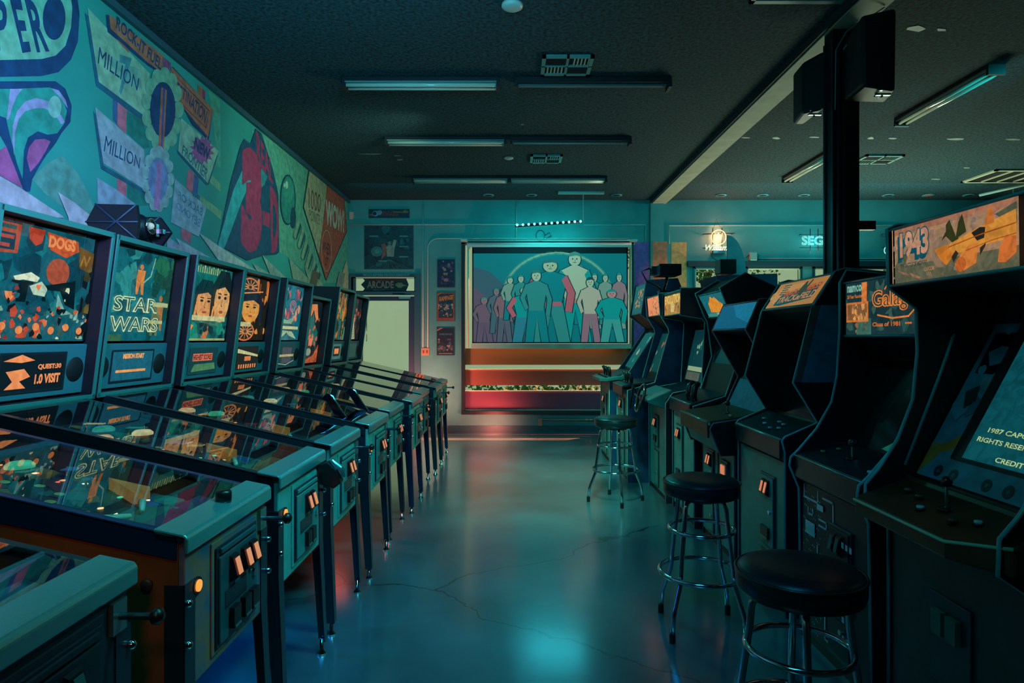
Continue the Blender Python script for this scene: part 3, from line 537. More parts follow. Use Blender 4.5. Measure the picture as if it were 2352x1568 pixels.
def pf_things(par, k):
    cols = (('#ffb070', '#2f9f88', '#ffe0a0'), ('#ff8050', '#ffd090', '#40c090'))[k % 2]
    for i, (x, y) in enumerate(((-.78, -.10), (-.86, .04), (-.74, .12))):
        def fb(i=i, x=x, y=y): return MB(P('#8a7a50', 0)).lathe([(.03, 0), (.026, .035)], (x, y, zr(x)-.1)).m(P(cols[i], .8)).lathe([(.042, .035), (.042, .045), (.03, .055), (.001, .057)], (x, y, zr(x)-.1))
        part(('bump', k % 2, i), 'pop_bumper', par, fb)
    for sy in (-1, 1):
        part(('sling', sy), 'slingshot', par, lambda sy=sy: MB(P('#b88a40', .35)).hexa([(-.36, sy*.2, zr(-.36)-.1), (-.5, sy*.2, zr(-.5)-.1), (-.36, sy*.11, zr(-.36)-.1), (-.36, sy*.15, zr(-.36)-.1)], [(-.36, sy*.2, zr(-.36)-.06), (-.5, sy*.2, zr(-.5)-.06), (-.36, sy*.11, zr(-.36)-.06), (-.36, sy*.15, zr(-.36)-.06)]))  # playfield lamp light put into the slingshot as its own glow
        part(('flip', sy), 'flipper', par, lambda sy=sy: MB(P('#d8d0b0')).tube([(-.33, sy*.1, zr(-.33)-.08), (-.29, sy*.03, zr(-.29)-.08)], [.013, .007]))
    part(('ramp', k % 3), 'wire_ramp', par, lambda: MB(steel).tube([(-.95, -.2+.05*(k % 3), zr(-.95)-.05), (-.8, -.22+.05*(k % 3), zr(-.8)-.045), (-.55, -.2, zr(-.55)-.05), (-.42, -.19, zr(-.42)-.07)], .003, 6).tube([(-.95, -.17+.05*(k % 3), zr(-.95)-.05), (-.8, -.19+.05*(k % 3), zr(-.8)-.045), (-.55, -.17, zr(-.55)-.05), (-.42, -.16, zr(-.42)-.07)], .003, 6))
    def plastics():
        R = random.Random(k); mb = MB()
        for i in range(16):
            x = R.uniform(-1.04, -.45); y = R.choice((-1, 1))*R.uniform(.1, .235); w = R.uniform(.02, .05); l = R.uniform(.03, .09)
            mb.m(P(R.choice(('#c07a34', '#2a8a7a', '#8a3a34', '#d8c080', '#2a5a88')), R.choice((.12, .3, .6)))).box(x-l/2, x+l/2, y-w/2, y+w/2, zr(x)-.07, zr(x)-.066)  # plastics glow themselves, carrying the light of the playfield lamps
            mb.m(chrome).cyl((x-l/2+.006, y, zr(x)-.1), .004, .04, seg=8).cyl((x+l/2-.006, y, zr(x)-.1), .004, .04, seg=8)
        return mb
    part(('plast', k % 3), 'plastic_covers', par, plastics)
    def lamps():
        R = random.Random(k+50); mb = MB()
        for i in range(22):
            x = R.uniform(-1.0, -.35); y = R.uniform(-.2, .2); mb.m(P(R.choice(('#ff9a50', '#ffd090', '#ff6a4a', '#40c090', '#ffe8c0')), 1.6)).cyl((x, y, zr(x)-.099), R.uniform(.006, .011), .003, seg=10)
        return mb
    part(('lamps', k % 3), 'insert_lamps', par, lamps)
def pinball(i, Xf, Yc, lab, side=navy, front=frontm, art=None, disp=None, htop=1.95, wb=.685, legm=None, extra=None, start=True, railm=None, coins=2, litc=True):
    legm = legm or dsteel; railm = railm or dsteel
    t = empty('pinball_machine', (Xf, Yc, 0), lab, 'pinball machine', 'pinball machines along the mural wall')
    W = .275
    def cab():
        mb = MB(side)
        for sy in (-1, 1):
            mb.prism([(-.018, .51), (-.018, .905), (-1.12, 1.155), (-1.36, 1.155), (-1.36, .60), (-.9, .565)], sy*W, sy*(W-.018))
        mb.box(-1.36, -1.345, -W+.018, W-.018, .60, 1.155).prism([(-.018, .515), (-.9, .57), (-1.345, .61), (-1.345, .625), (-.9, .585), (-.018, .53)], -W+.018, W-.018)
        mb.m(front).box(-.018, 0, -W, W, .51, .905); return mb
    part(('cab', side.name, front.name), 'cabinet', t, cab, .004)
    for sy in (-1, 1):
        part(('rail', sy, railm.name), 'side_rail', t, lambda sy=sy: MB(railm).prism([(-.02, .93), (-1.11, 1.176), (-1.11, 1.095), (-.02, .865)], sy*(W+.001), sy*(W+.006)).prism([(-.02, .932), (-1.11, 1.178), (-1.11, 1.17), (-.02, .922)], sy*(W+.006), sy*(W-.022)), .002)
    part(('lock',), 'lockdown_bar', t, lambda: MB(mat('lockdown_steel', '#7fd0d0', .24, .8, bump=.03, bscale=200)).prism([(.016, .885), (.016, .925), (.008, .936), (-.075, .953), (-.075, .94), (.004, .924), (.006, .885)], -W-.018, W+.018), .006)
    part(('glass',), 'playfield_glass', t, lambda: MB(pg).quad((-.075, -W+.02, zr(-.075)), (-.075, W-.02, zr(-.075)), (-1.1, W-.02, zr(-1.1)), (-1.1, -W+.02, zr(-1.1))))
    k = i % 3
    def pfm():
        s = Surf((-.22, -.255, zr(-.22)-.1), (0, .51, 0), (-.86, 0, .86*SL), (0, 0, 1), .00008)
        s.rect('#10343a', 0, 0, 1, 1); s.busy(70+k, 46, ('#7a5224', '#1a6a5c', '#6a2c30', '#2a4a7a', '#b8904a', '#184a50', '#a0582e'), 0, .05, 1, 1, .11)
        for q in range(7): s.ell('#c8a860', .5+.17*math.cos(q*.9), .5+.13*math.sin(q*.9), .03, .018)
        s.poly('#20584e', [(.1, 0), (.9, 0), (.62, .17), (.38, .17)]); return s.mb
    pf = part(('pf', k), 'playfield', t, pfm)
    pf_things(t, i)
    part(('apron', k), 'apron', t, lambda: MB(P(('#24525a', '#5a2a48', '#7a4a30')[k])).prism([(-.03, zr(-.03)-.075), (-.22, zr(-.22)-.07), (-.22, zr(-.22)-.09), (-.03, zr(-.03)-.09)], -.25, .25).m(P('#b09060')).box(-.2, -.1, -.2, -.1, zr(-.15)-.074, zr(-.15)-.07))
    # coin door
    def cd():
        return MB(front).box(0, .006, -.135, .185, .535, .862).m(dsteel).box(.006, .012, -.12, .17, .55, .845)
    d = part(('cd', front.name), 'coin_door', t, cd, .004)
    part(('cd2', front.name), 'coin_door_panel', d, lambda: MB(mat('coin_door_enamel', {'dark_front': '#14222a', 'printed_front_art': '#1c4a50'}.get(front.name, '#3a8078'), .4)).box(.012, .019, -.11, .155, .56, .815).box(.012, .02, -.10, .15, .822, .838), .003)
    for q in range(coins):
        yy = (-.03, .05, .11)[q] if coins == 3 else (.0, .06)[q]
        part(('coin', q, coins, litc), 'coin_button', d, lambda yy=yy: MB(plastic).hexa([(.019, yy-.022, .72), (.045, yy-.022, .735), (.045, yy+.022, .735), (.019, yy+.022, .72)], [(.019, yy-.022, .80), (.03, yy-.022, .795), (.03, yy+.022, .795), (.019, yy+.022, .80)]).m(lit_coin if litc else P('#2a5a5c')).hexa([(.0455, yy-.014, .742), (.0475, yy-.014, .742), (.0475, yy+.014, .742), (.0455, yy+.014, .742)], [(.033, yy-.014, .79), (.035, yy-.014, .79), (.035, yy+.014, .79), (.033, yy+.014, .79)]))
        part(('ret', q, coins), 'coin_return', d, lambda yy=yy: MB(plastic).box(.019, .036, yy-.024, yy+.024, .585, .645).m(steel).box(.036, .038, yy-.02, yy+.02, .585, .592))
    part(('doorplate',), 'reject_plate', d, lambda: MB(dsteel).box(.019, .021, -.08, .07, .655, .705))
    part(('key',), 'lock', d, lambda: MB(chrome).cyl((.019, .125, .69), .012, .008, (1, 0, 0)))
    if start: part(('start',), 'start_button', t, lambda: MB(plastic).cyl((0, -.215, .775), .024, .006, (1, 0, 0)).m(lit_start).cyl((.006, -.215, .775), .016, .004, (1, 0, 0)), label='lit orange start button')
    part(('plunger',), 'plunger', t, lambda: MB(steel).box(0, .012, .205, .255, .80, .87).m(dsteel).cyl((.01, .23, .835), .008, .07, (1, 0, 0)).m(plastic).lathe([(.008, 0), (.018, .008), (.018, .02), (.008, .028)], (.08, .23, .835), (1, 0, 0)))
    for sy in (-1, 1):
        part(('fbtn', sy), 'flipper_button', t, lambda sy=sy: MB(P('#4a2a24')).lathe([(.016, 0), (.016, .006), (.01, .009)], (-.10, sy*W, .80), (0, sy, 0)))
    for j, (lx, lz) in enumerate(((0, .80), (-1.36, .86))):
        for sy in (-1, 1):
            sx = 1 if j == 0 else -1; kk = ('leg', j, sy, legm.name)
            def lf(lx=lx, lz=lz, sy=sy, sx=sx):
                ox = lx+sx*.004; oy = sy*(W+.008); mb = MB(legm)
                for w0, w1, z0, z1 in ((.055, .055, lz-.26, lz), (.055, .04, .06, lz-.26)):
                    zt, zb = z1, z0; wt, wb_ = (w0, w0) if z1 == lz else (w0, w1)
                    d1 = sx*.0 if z1 == lz else sx*.02
                    a0 = (ox+d1, oy); a1 = (ox, oy)
                    mb.hexa([(a0[0], a0[1], zb), (a0[0]-sx*wb_, a0[1], zb), (a0[0]-sx*wb_, a0[1]-sy*.004, zb), (a0[0], a0[1]-sy*.004, zb)], [(a1[0], a1[1], zt), (a1[0]-sx*wt, a1[1], zt), (a1[0]-sx*wt, a1[1]-sy*.004, zt), (a1[0], a1[1]-sy*.004, zt)])
                    mb.hexa([(a0[0], a0[1], zb), (a0[0], a0[1]-sy*wb_, zb), (a0[0]-sx*.004, a0[1]-sy*wb_, zb), (a0[0]-sx*.004, a0[1], zb)], [(a1[0], a1[1], zt), (a1[0], a1[1]-sy*wt, zt), (a1[0]-sx*.004, a1[1]-sy*wt, zt), (a1[0]-sx*.004, a1[1], zt)])
                return mb
            lg = part(kk, 'leg', t, lf)
            part(('lev', j, sy), 'leveler', lg, lambda lx=lx, sy=sy, sx=sx: MB(chrome).lathe([(.022, 0), (.022, .006), (.009, .02), (.009, .07)], (lx+sx*.004, sy*(W-.012), 0)))
            part(('bolt', j, sy), 'bolt', lg, lambda lx=lx, lz=lz, sy=sy, sx=sx: MB(chrome).ball((lx+sx*.01, sy*(W-.0), lz-.05), .011).ball((lx+sx*.01, sy*(W-.0), lz-.16), .011))
    # backbox
    H = htop-1.17; hw = wb/2
    F = lambda h, dd=0: (-1.10+.1*h/.78-dd, 1.17+h)
    def bb():
        mb = MB(bboxm); pr = [F(0), F(H), (-1.36, 1.17+H+.01), (-1.38, 1.17)]
        mb.prism(pr, -hw, -hw+.018).prism(pr, hw-.018, hw).prism([F(H), (-1.36, 1.17+H+.01), (-1.36, 1.15+H), F(H-.02)], -hw+.018, hw-.018)
        mb.prism([F(0), F(.02), (-1.37, 1.19), (-1.38, 1.17)], -hw+.018, hw-.018).box(-1.38, -1.36, -hw+.018, hw-.018, 1.17, 1.15+H); return mb
    b = part(('bb', htop, wb), 'backbox', t, bb, .003)
    def fr():
        mb = MB(teal_al)
        for y0, y1, h0, h1 in ((-hw-.001, -hw+.02, 0, H), (hw-.02, hw+.001, 0, H), (-hw, hw, H-.022, H+.002), (-hw, hw, -.002, .02)): mb.plate(y0, y1, F(h0), F(h1), -.006)
        return mb
    part(('fr', htop, wb), 'front_frame', b, fr, .001)
    Vd = Vector((.1, 0, .78)).normalized()
    def surf(h0, h1, dep, emit, y0=-hw+.02, y1=hw-.02):
        x, z = F(h0, dep); return Surf((x, y0, z), (0, y1-y0, 0), Vd*(h1-h0), None, .00008, emit)
    if art:
        hb = .27 if disp is not None else .04
        s = surf(hb, H-.03, .075, .85); art(s); s.mb; g = build(s.mb, 'backglass', b, local=True)
        part(('bbg', htop, wb, hb), 'glass_pane', b, lambda: MB(bgl).quad((F(hb, .06)[0], -hw+.02, F(hb)[1]), (F(hb, .06)[0], hw-.02, F(hb)[1]), (F(H-.03, .06)[0], hw-.02, F(H-.03)[1]), (F(H-.03, .06)[0], -hw+.02, F(H-.03)[1])))
        if disp is not None:
            sp = part(('sp', htop, wb), 'speaker_panel', b, lambda: MB(mat('speaker_panel_grey', '#2c6e78', .5)).plate(-hw+.019, hw-.019, F(.03, .05), F(.255, .05), .02), .002)
            for sy in (-1, 1):
                c = F(.14, .05); part(('spk', sy, wb), 'speaker', sp, lambda c=c, sy=sy: MB(grill).lathe([(.058, -.002), (.056, .0015), (.001, .0018)], (c[0]+.001, sy*(hw-.085), c[1]), (.99, 0, -.127)), label='round black speaker grille')
            s = surf(.055, .225, .046, .8, -.19, .19); s.rect('#0a2434', 0, 0, 1, 1, .25); s.rect('#061420', .03, .06, .97, .94, .25); disp(s); build(s.mb, 'display', sp, local=True)
    if extra: extra(t)
    return t
OG, OD, CRm, TL, TD, NB = '#ff8a50', '#c8502c', '#d8cc90', '#1a7a80', '#0a3c48', '#04121c'
def artC(s):
    s.rect('#0e5a68', 0, 0, 1, 1); s.busy(1, 30, ('#0a4a5a', '#127078', '#0c3c4c'), 0, .2, 1, 1, .22)
    s.poly('#b04a38', [(.02, .98), (.3, .98), (.29, .74), (.05, .72)]); s.rect('#1a5a5c', .04, .93, .26, .965); s.rect('#143a48', .05, .76, .26, .9); s.rect('#b0443c', .06, .85, .25, .88).rect('#b0443c', .07, .78, .22, .81)
    s.poly('#b8402c', [(.36, .98), (.5, .98), (.48, .86), (.43, .83), (.37, .88)]); s.poly(OD, [(.52, .97), (.82, .94), (.84, .85), (.72, .77), (.56, .82)]); s.text(OG, 'DOGS', .54, .84, .8, .95, weight=.05)
    s.poly('#6a4a1c', [(.84, .9), (1, .86), (1, .66), (.86, .7)]); s.line('#a06c20', [(.87, .72), (.9, .82), (.93, .73), (.96, .82)], .02)
    s.ell('#b04c34', .66, .63, .11, .125); s.poly('#d8d8b8', [(.28, .55), (.42, .6), (.5, .56), (.48, .52), (.36, .53), (.3, .51)])
    s.poly(NB, [(.27, .52), (.45, .52), (.45, .5), (.41, .49), (.4, .34), (.32, .34), (.33, .49), (.27, .5)]); s.poly('#b8ccb0', [(.42, .48), (.52, .53), (.58, .47), (.56, .40), (.46, .41)]); s.poly(NB, [(.56, .5), (.8, .56), (.84, .58), (.86, .3), (.76, .34), (.7, .46), (.58, .46)]); s.poly('#7fb0a4', [(.68, .44), (.76, .3), (.84, .26), (.74, .24), (.68, .32)])
    s.busy(7, 26, (OG, '#e05a34', '#c84a34', NB, '#20606a'), .02, .03, .6, .42, .08); s.busy(8, 26, ('#8fb8a8', NB, '#2a7a80', '#e0683c', '#3a5a50'), .5, .02, 1, .3, .06); s.busy(10, 30, ('#c84a34', '#e87a50', '#7fa898', NB, '#d0d0a8', '#8a3a3c'), .02, .02, .85, .5, .05); s.busy(9, 12, ('#3a3a20', '#6a5a2a', NB), .9, 0, 1, .8, .12)
    for i in range(7): s.ell(OG, .08+.14*i, .1+.03*(i % 2), .03, .035)
def dispC(s): s.poly(OG, [(.05, .8), (.3, .95), (.5, .8), (.3, .75)]).poly(OG, [(.1, .55), (.35, .6), (.45, .4), (.3, .3), (.4, .12), (.1, .12), (.2, .3)]); s.text(OG, 'QUEST:30', .55, .55, .92, .7, weight=.05).text(OG, '1.0 VISIT', .52, .2, .92, .45, weight=.05)
def artD(s):
    s.rect('#0d6470', 0, 0, 1, 1); s.busy(3, 40, ('#0f6e78', '#0b525e', '#178088', '#0a4450', '#2a8a88'), 0, .3, 1, 1, .2); s.busy(4, 20, ('#164c40', '#1f6a4c', '#0e4a48'), .7, 0, 1, 1, .2)
    def man(x, y, h, c):   # plain standing figures
        s.poly(c, [(x-.05, y), (x-.02, y), (x, y+h*.4), (x+.03, y), (x+.06, y), (x+.05, y+h*.5), (x+.06, y+h*.8), (x-.05, y+h*.8), (x-.06, y+h*.5)]); s.ell(c, x, y+h*.9, .025, h*.09)
    man(.1, .18, .42, '#d8904a'); man(.1, .1, .28, '#b8784a'); man(.52, .52, .34, '#e08a48'); man(.86, .12, .42, '#b07a44'); man(.8, .06, .34, '#6a7a5a'); s.line('#8fbfa0', [(.57, .66), (.66, .74), (.7, .95)], .018)
    for txt, y0, x0, x1 in (('STAR', .32, .2, .82), ('WARS', .1, .18, .86)):
        s.text('#dfe8b0', txt, x0, y0, x1, y0+.17, weight=.035); s.text('#16606a', txt, x0+.012, y0+.014, x1-.012, y0+.158, weight=-.012)
    s.rect('#b8c088', .74, .4, .98, .45); s.rect('#b8c088', .7, .2, .92, .24); s.rect('#3a6a4a', 0, 0, .35, .07)
def dispD(s): s.rect('#155a6c', .03, .06, .97, .94); s.text('#ff9a50', 'MISSION START', .25, .72, .75, .88, weight=.06); s.text('#ff9a50', '--------------', .12, .3, .82, .38, weight=.09)
def face(s, x, y, w, h, sk, hair, dk):
    s.poly(hair, [(x-w*.7, y-h*.5), (x-w*.75, y+h*.3), (x-w*.3, y+h*.75), (x+w*.3, y+h*.75), (x+w*.7, y+h*.3), (x+w*.75, y-h*.6), (x+w*.3, y-h*.3), (x-w*.3, y-h*.3)])
    s.ell(sk, x, y, w*.5, h*.55); s.poly(hair, [(x-w*.5, y+h*.25), (x-w*.2, y+h*.6), (x+w*.5, y+h*.5), (x+w*.5, y+h*.2), (x+w*.1, y+h*.36)])
    for e in (-1, 1): s.ell(dk, x+e*w*.2, y+h*.08, w*.09, h*.04); s.line(dk, [(x+e*w*.1, y+h*.17), (x+e*w*.3, y+h*.18)], h*.03)
    s.line(dk, [(x+w*.02, y+h*.04), (x-w*.04, y-h*.12), (x+w*.04, y-h*.14)], h*.02); s.ell('#a04a34', x, y-h*.28, w*.13, h*.04)
def artE(s):
    s.rect('#0f6a64', 0, 0, 1, 1); s.busy(11, 26, ('#0a4c50', '#1a8a74', '#0c5a5a'), 0, 0, 1, 1, .2)
    for i in range(18): s.rect('#8fb070' if i % 3 else '#c8c080', .1+i*.045, .9, .12+i*.045, 1.0-.02*(i % 2))
    s.poly('#d8906c', [(.06, .78), (.2, .82), (.24, .6), (.1, .6)]); face(s, .46, .5, .36, .42, '#e09a60', '#0a2a34', NB); face(s, .82, .56, .34, .56, '#e8a868', '#0c1c22', NB); face(s, .12, .42, .22, .3, '#c07a50', '#082830', NB)
    for x in (.24, .32, .6, .66): s.poly('#e8a060', [(x, .3), (x+.03, .48), (x+.06, .46), (x+.05, .3)])
    s.rect('#d0c894', 0, .27, .93, .335); s.poly(OG, [(.02, 0), (.2, .22), (.28, .2), (.14, .02)]); s.poly('#c8784a', [(.45, .04), (.55, .2), (.62, .18), (.56, .02)]); s.busy(12, 10, ('#0a3a40', '#2a8a7a', '#083038'), .3, 0, 1, .24, .12); s.rect('#9aa874', 0, 0, .98, .03)
def dispE(s): s.rect('#0c3a40', 0, 0, 1, 1); s.rect('#e06a48', .12, .5, .8, .78); s.text('#3a2020', 'HIGHEST SCORES', .14, .54, .78, .74, weight=.03); s.poly('#4a7a50', [(.1, .1), (.95, .15), (.9, .4), (.2, .38)])
def artF(s):
    s.rect('#20180c', 0, 0, 1, 1); s.busy(21, 46, ('#c86a2c', '#e08a3c', '#7a3a18', '#1a1410', '#e8a050', '#2a4a50'), 0, .1, 1, 1, .13, tall=1.6)
    for cy, r in ((.84, .26), (.14, .26)):
        s.ell('#e07a3c', .42, cy, r, .15); s.ell('#20202c', .42, cy, r*.85, .125)
        for q in range(12): a = q*.5236; s.line('#e8904c', [(.42+r*.2*math.cos(a), cy+.03*math.sin(a)), (.42+r*.8*math.cos(a), cy+.11*math.sin(a))], .02)
    face(s, .5, .5, .5, .4, '#e89a48', '#1a1a2c', '#141420'); s.rect('#c8c090', 0, .22, .55, .29); s.line('#ff9a50', [(.15, .72), (.8, .8)], .02)
def dispF(s): s.rect('#201c18', 0, 0, 1, 1); s.poly('#c8c08a', [(0, .9), (1, .6), (1, .5), (.5, .62), (0, .72)]); s.rect('#e8804c', .35, .35, .65, .55); [s.rect(OG, .1+.11*q, .02, .16+.11*q, .2) for q in range(8)]
def artG(s):
    s.rect('#116878', 0, 0, 1, 1); s.busy(31, 22, ('#0f5a68', '#17808c', '#0c4a5a'), 0, 0, 1, 1, .25); s.busy(32, 26, ('#e8806c', '#d8605a', '#f0a080', '#8a4a6a', '#14505c'), .35, .35, .95, .95, .1, tall=1.5)
    s.line('#e890a0', [(.62+.14*math.cos(q*.7)*(1-q/30), .62+.12*math.sin(q*.7)*(1-q/30)) for q in range(22)], .012); s.rect('#d0d098', 0, .2, .92, .255); s.poly('#7fae90', [(.2, .4), (.3, .3), (.65, .3), (.7, .42), (.45, .36)]); s.poly('#9fc09c', [(.1, .02), (.25, .18), (.7, .16), (.9, .02), (.6, .08), (.5, .14), (.35, .06)])
def dispG(s): s.rect('#1c3a3c', 0, 0, 1, 1); s.rect('#4a4a54', .2, .1, .8, .9); s.rect('#b8a870', .05, .42, .95, .54); s.line('#8ab0a4', [(0, .1), (.5, 0), (1, .2)], .04)
def artH(s):
    s.rect('#0e1a20', 0, 0, 1, 1); s.poly('#ff9058', [(.2, .72), (.35, .94), (.7, .96), (.85, .7), (.7, .72), (.55, .86), (.4, .7), (.25, .68)]); s.poly('#1a6a64', [(.42, .68), (.55, .82), (.7, .62), (.9, .5), (.85, .3), (.5, .28), (.4, .45)])
    s.busy(41, 40, ('#e07a48', '#1a5a60', '#0c2028', '#c86844', '#306a68', '#b8a890'), 0, .2, 1, .8, .08); s.poly('#c05a34', [(0, 0), (1, 0), (1, .3), (.75, .12), (.4, .06), (0, .12)]); s.ell('#90a08c', .5, .18, .13, .06); s.busy(42, 14, ('#ff9a60', '#803a2c'), 0, 0, 1, .2, .05); s.rect('#ff8a58', .2, .3, .35, .42); s.rect('#ff7a60', .45, .28, .62, .4)
def artI(s):
    s.rect('#14483c', 0, 0, 1, 1); s.busy(51, 50, ('#c07a34', '#a8642c', '#1a5a4c', '#0c2c2c', '#d89044', '#6a8a5c'), 0, .4, 1, 1, .14, tall=1.8); s.busy(52, 40, ('#2a6a60', '#5a8a74', '#103430', '#b87a3c'), 0, 0, 1, .45, .12, tall=1.6)
def dispI(s): s.rect('#3a7068', 0, 0, 1, 1); s.rect('#0c2028', .2, .2, .85, .85); s.rect(OG, .3, .35, .75, .7)
def artJ(s):
    s.rect('#1c1c20', 0, 0, 1, 1); s.busy(61, 30, ('#d86a3c', '#e87a5c', '#602c24', '#2a4a4c', '#0c1c24'), .3, .1, 1, 1, .12); s.poly('#b8b890', [(0, .02), (.02, .5), (.22, .95), (.5, .5), (.72, .02)])
    for q in range(18): s.rect('#5a5a48', .02+.01*q*.4, .06+.045*q, .66-.022*q, .072+.045*q)
def dispJ(s): s.rect('#1a4a44', 0, 0, 1, 1)
def artA(s): s.rect('#0f4a58', 0, 0, 1, 1); s.busy(71, 40, ('#e0784a', '#1a7a80', '#0c2c38', '#c8b070'), 0, 0, 1, 1, .15)
def dispA(s): s.text(OG, 'GAME OVER', .15, .35, .85, .65, weight=.05)
def gun_handles(t):
    for sy, lb in ((-1, 'near'), (1, 'far')):
        y = -.19 if sy < 0 else .25; pr0 = 0 if sy < 0 else .03
        pr = [(-.14, .945), (-.27, 1.0), (-.30, 1.05), (-.345, 1.12), (-.375, 1.135), (-.385, 1.155), (-.35, 1.19), (-.315, 1.19), (-.28, 1.155), (-.24, 1.08), (-.20, 1.02)]
        part(('gun', sy), 'gun_grip', t, lambda pr=pr, y=y, pr0=pr0: MB(mat('dark_chrome', '#4a6488', .12, 1.0)).prism([(-.14+pr0+(a+.14)*.66, .95+(b-.945)*.66) for a, b in pr], y-.014, y+.014).m(chrome).tube([(-.14+pr0+(a+.14)*.66, y, .95+(b-.945)*.66) for a, b in ((-.155, .955), (-.215, 1.03), (-.255, 1.09), (-.295, 1.16), (-.33, 1.197))], [.006, .011, .012, .012, .008], 8), .006, label='dark chrome gun grip rising from the glass')
legb = mat('blue_reflecting_leg_steel', '#3c6a9a', .22, .95)  # blue reflected light put into the steel colour
pinball(0, -.885, 1.20, 'pinball machine cut off by the lower left corner of the photo', art=artA, disp=dispA, start=False, litc=False, side=navy, front=mat('dark_front', '#182a34', .4))
pinball(1, -.87, 1.98, 'pinball machine with orange brown cabinet sides and three lit coin buttons', side=wood, front=frontw, art=artA, disp=dispA, coins=3, railm=bluest, extra=lambda t: part(('topbtn',), 'top_button', t, lambda: MB(plastic).lathe([(.022, 0), (.024, .006), (.024, .03), (.02, .036), (.001, .037)], (-.035, .03, .942))))
def gunC(t): part(('gunC',), 'launcher_handle', t, lambda: MB(plastic).prism([(.0, .80), (.0, .875), (.05, .895), (.09, .86), (.11, .80), (.08, .775)], .19, .25).m(steel).tube([(.06, .22, .90), (.10, .22, .86), (.115, .22, .82)], [.012, .02, .012]), .01)
pinball(2, -.89, 2.71, 'pinball machine whose backglass shows a white gloved hand and a top hat, display reading VISIT', art=artC, disp=dispC, extra=gunC)
pinball(3, -.90, 3.43, 'pinball machine with a STAR WARS backglass', art=artD, disp=dispD, start=True)
pinball(4, -.88, 4.17, 'pinball machine with two chrome gun grips rising from its glass and painted faces', art=artE, disp=dispE, extra=gun_handles, legm=dsteel)
pinball(5, -.90, 4.91, 'pinball machine with an orange striped mask on its backglass', art=artF, disp=dispF, legm=dsteel, start=False)
pinball(6, -.85, 5.61, 'pinball machine with a pink swirl on a teal backglass', art=artG, disp=dispG, legm=legb, start=False)
pinball(7, -.89, 6.40, 'pinball machine with a low narrow backbox glowing orange', art=artH, disp=None, htop=1.86, wb=.64, legm=legb, start=False)
pinball(8, -.84, 7.14, 'pinball machine with green and orange backglass beside the one with the low backbox', art=artI, disp=dispI, htop=2.0, legm=dsteel, start=False, side=mat('purple_brown_side', '#2c1a34', .6, var=.3), railm=dsteel)
pinball(9, -.86, 7.93, 'pinball machine nearest the door, with a striped pyramid on its backglass', art=artJ, disp=dispJ, htop=1.98, legm=legb, start=False)
# topper on the backbox of the fourth machine: two dark six-sided end panels with a round lens between them
tp = empty('backbox_topper', (-2.1, 3.57, 1.965), 'black faceted topper with a round lens standing on the STAR WARS machine', 'topper')
pm = mat('topper_panel', '#08131f', .5); pe = mat('topper_edge', '#1f4058', .4)
for y, hx in ((3.40, [(-1.985, 1.975), (-2.20, 1.975), (-2.25, 2.065), (-2.20, 2.16), (-1.985, 2.155), (-1.975, 2.065)]), (3.74, [(-2.05, 1.975), (-2.25, 1.975), (-2.31, 2.065), (-2.25, 2.155), (-2.05, 2.155), (-1.985, 2.065)])):
    build(MB(pm).prism(hx, y-.012, y+.012), 'end_panel', tp)
    mb = MB(pe)
    for a_, b_ in ((0, 3), (1, 4), (2, 5)): mb.tube([(hx[a_][0], y-.014, hx[a_][1]), (hx[b_][0], y-.014, hx[b_][1])], .005, 6)
    build(mb, 'panel_rib', tp)
build(MB(pm).tube([(-2.1, 3.41, 2.065), (-2.1, 3.73, 2.065)], .03).ball((-2.09, 3.57, 2.065), .08), 'hub', tp)
build(MB(chrome).lathe([(.045, 0), (.05, .008), (.04, .01), (.035, .004)], (-2.015, 3.57, 2.075), (1, 0, 0)).m(P('#bcd8d0', .5)).ball((-2.01, 3.57, 2.075), .018), 'lens', tp)
build(MB(chrome).box(-2.06, -2.02, 3.64, 3.67, 2.03, 2.10).box(-2.04, -2.0, 3.67, 3.70, 2.05, 2.075), 'bracket', tp)
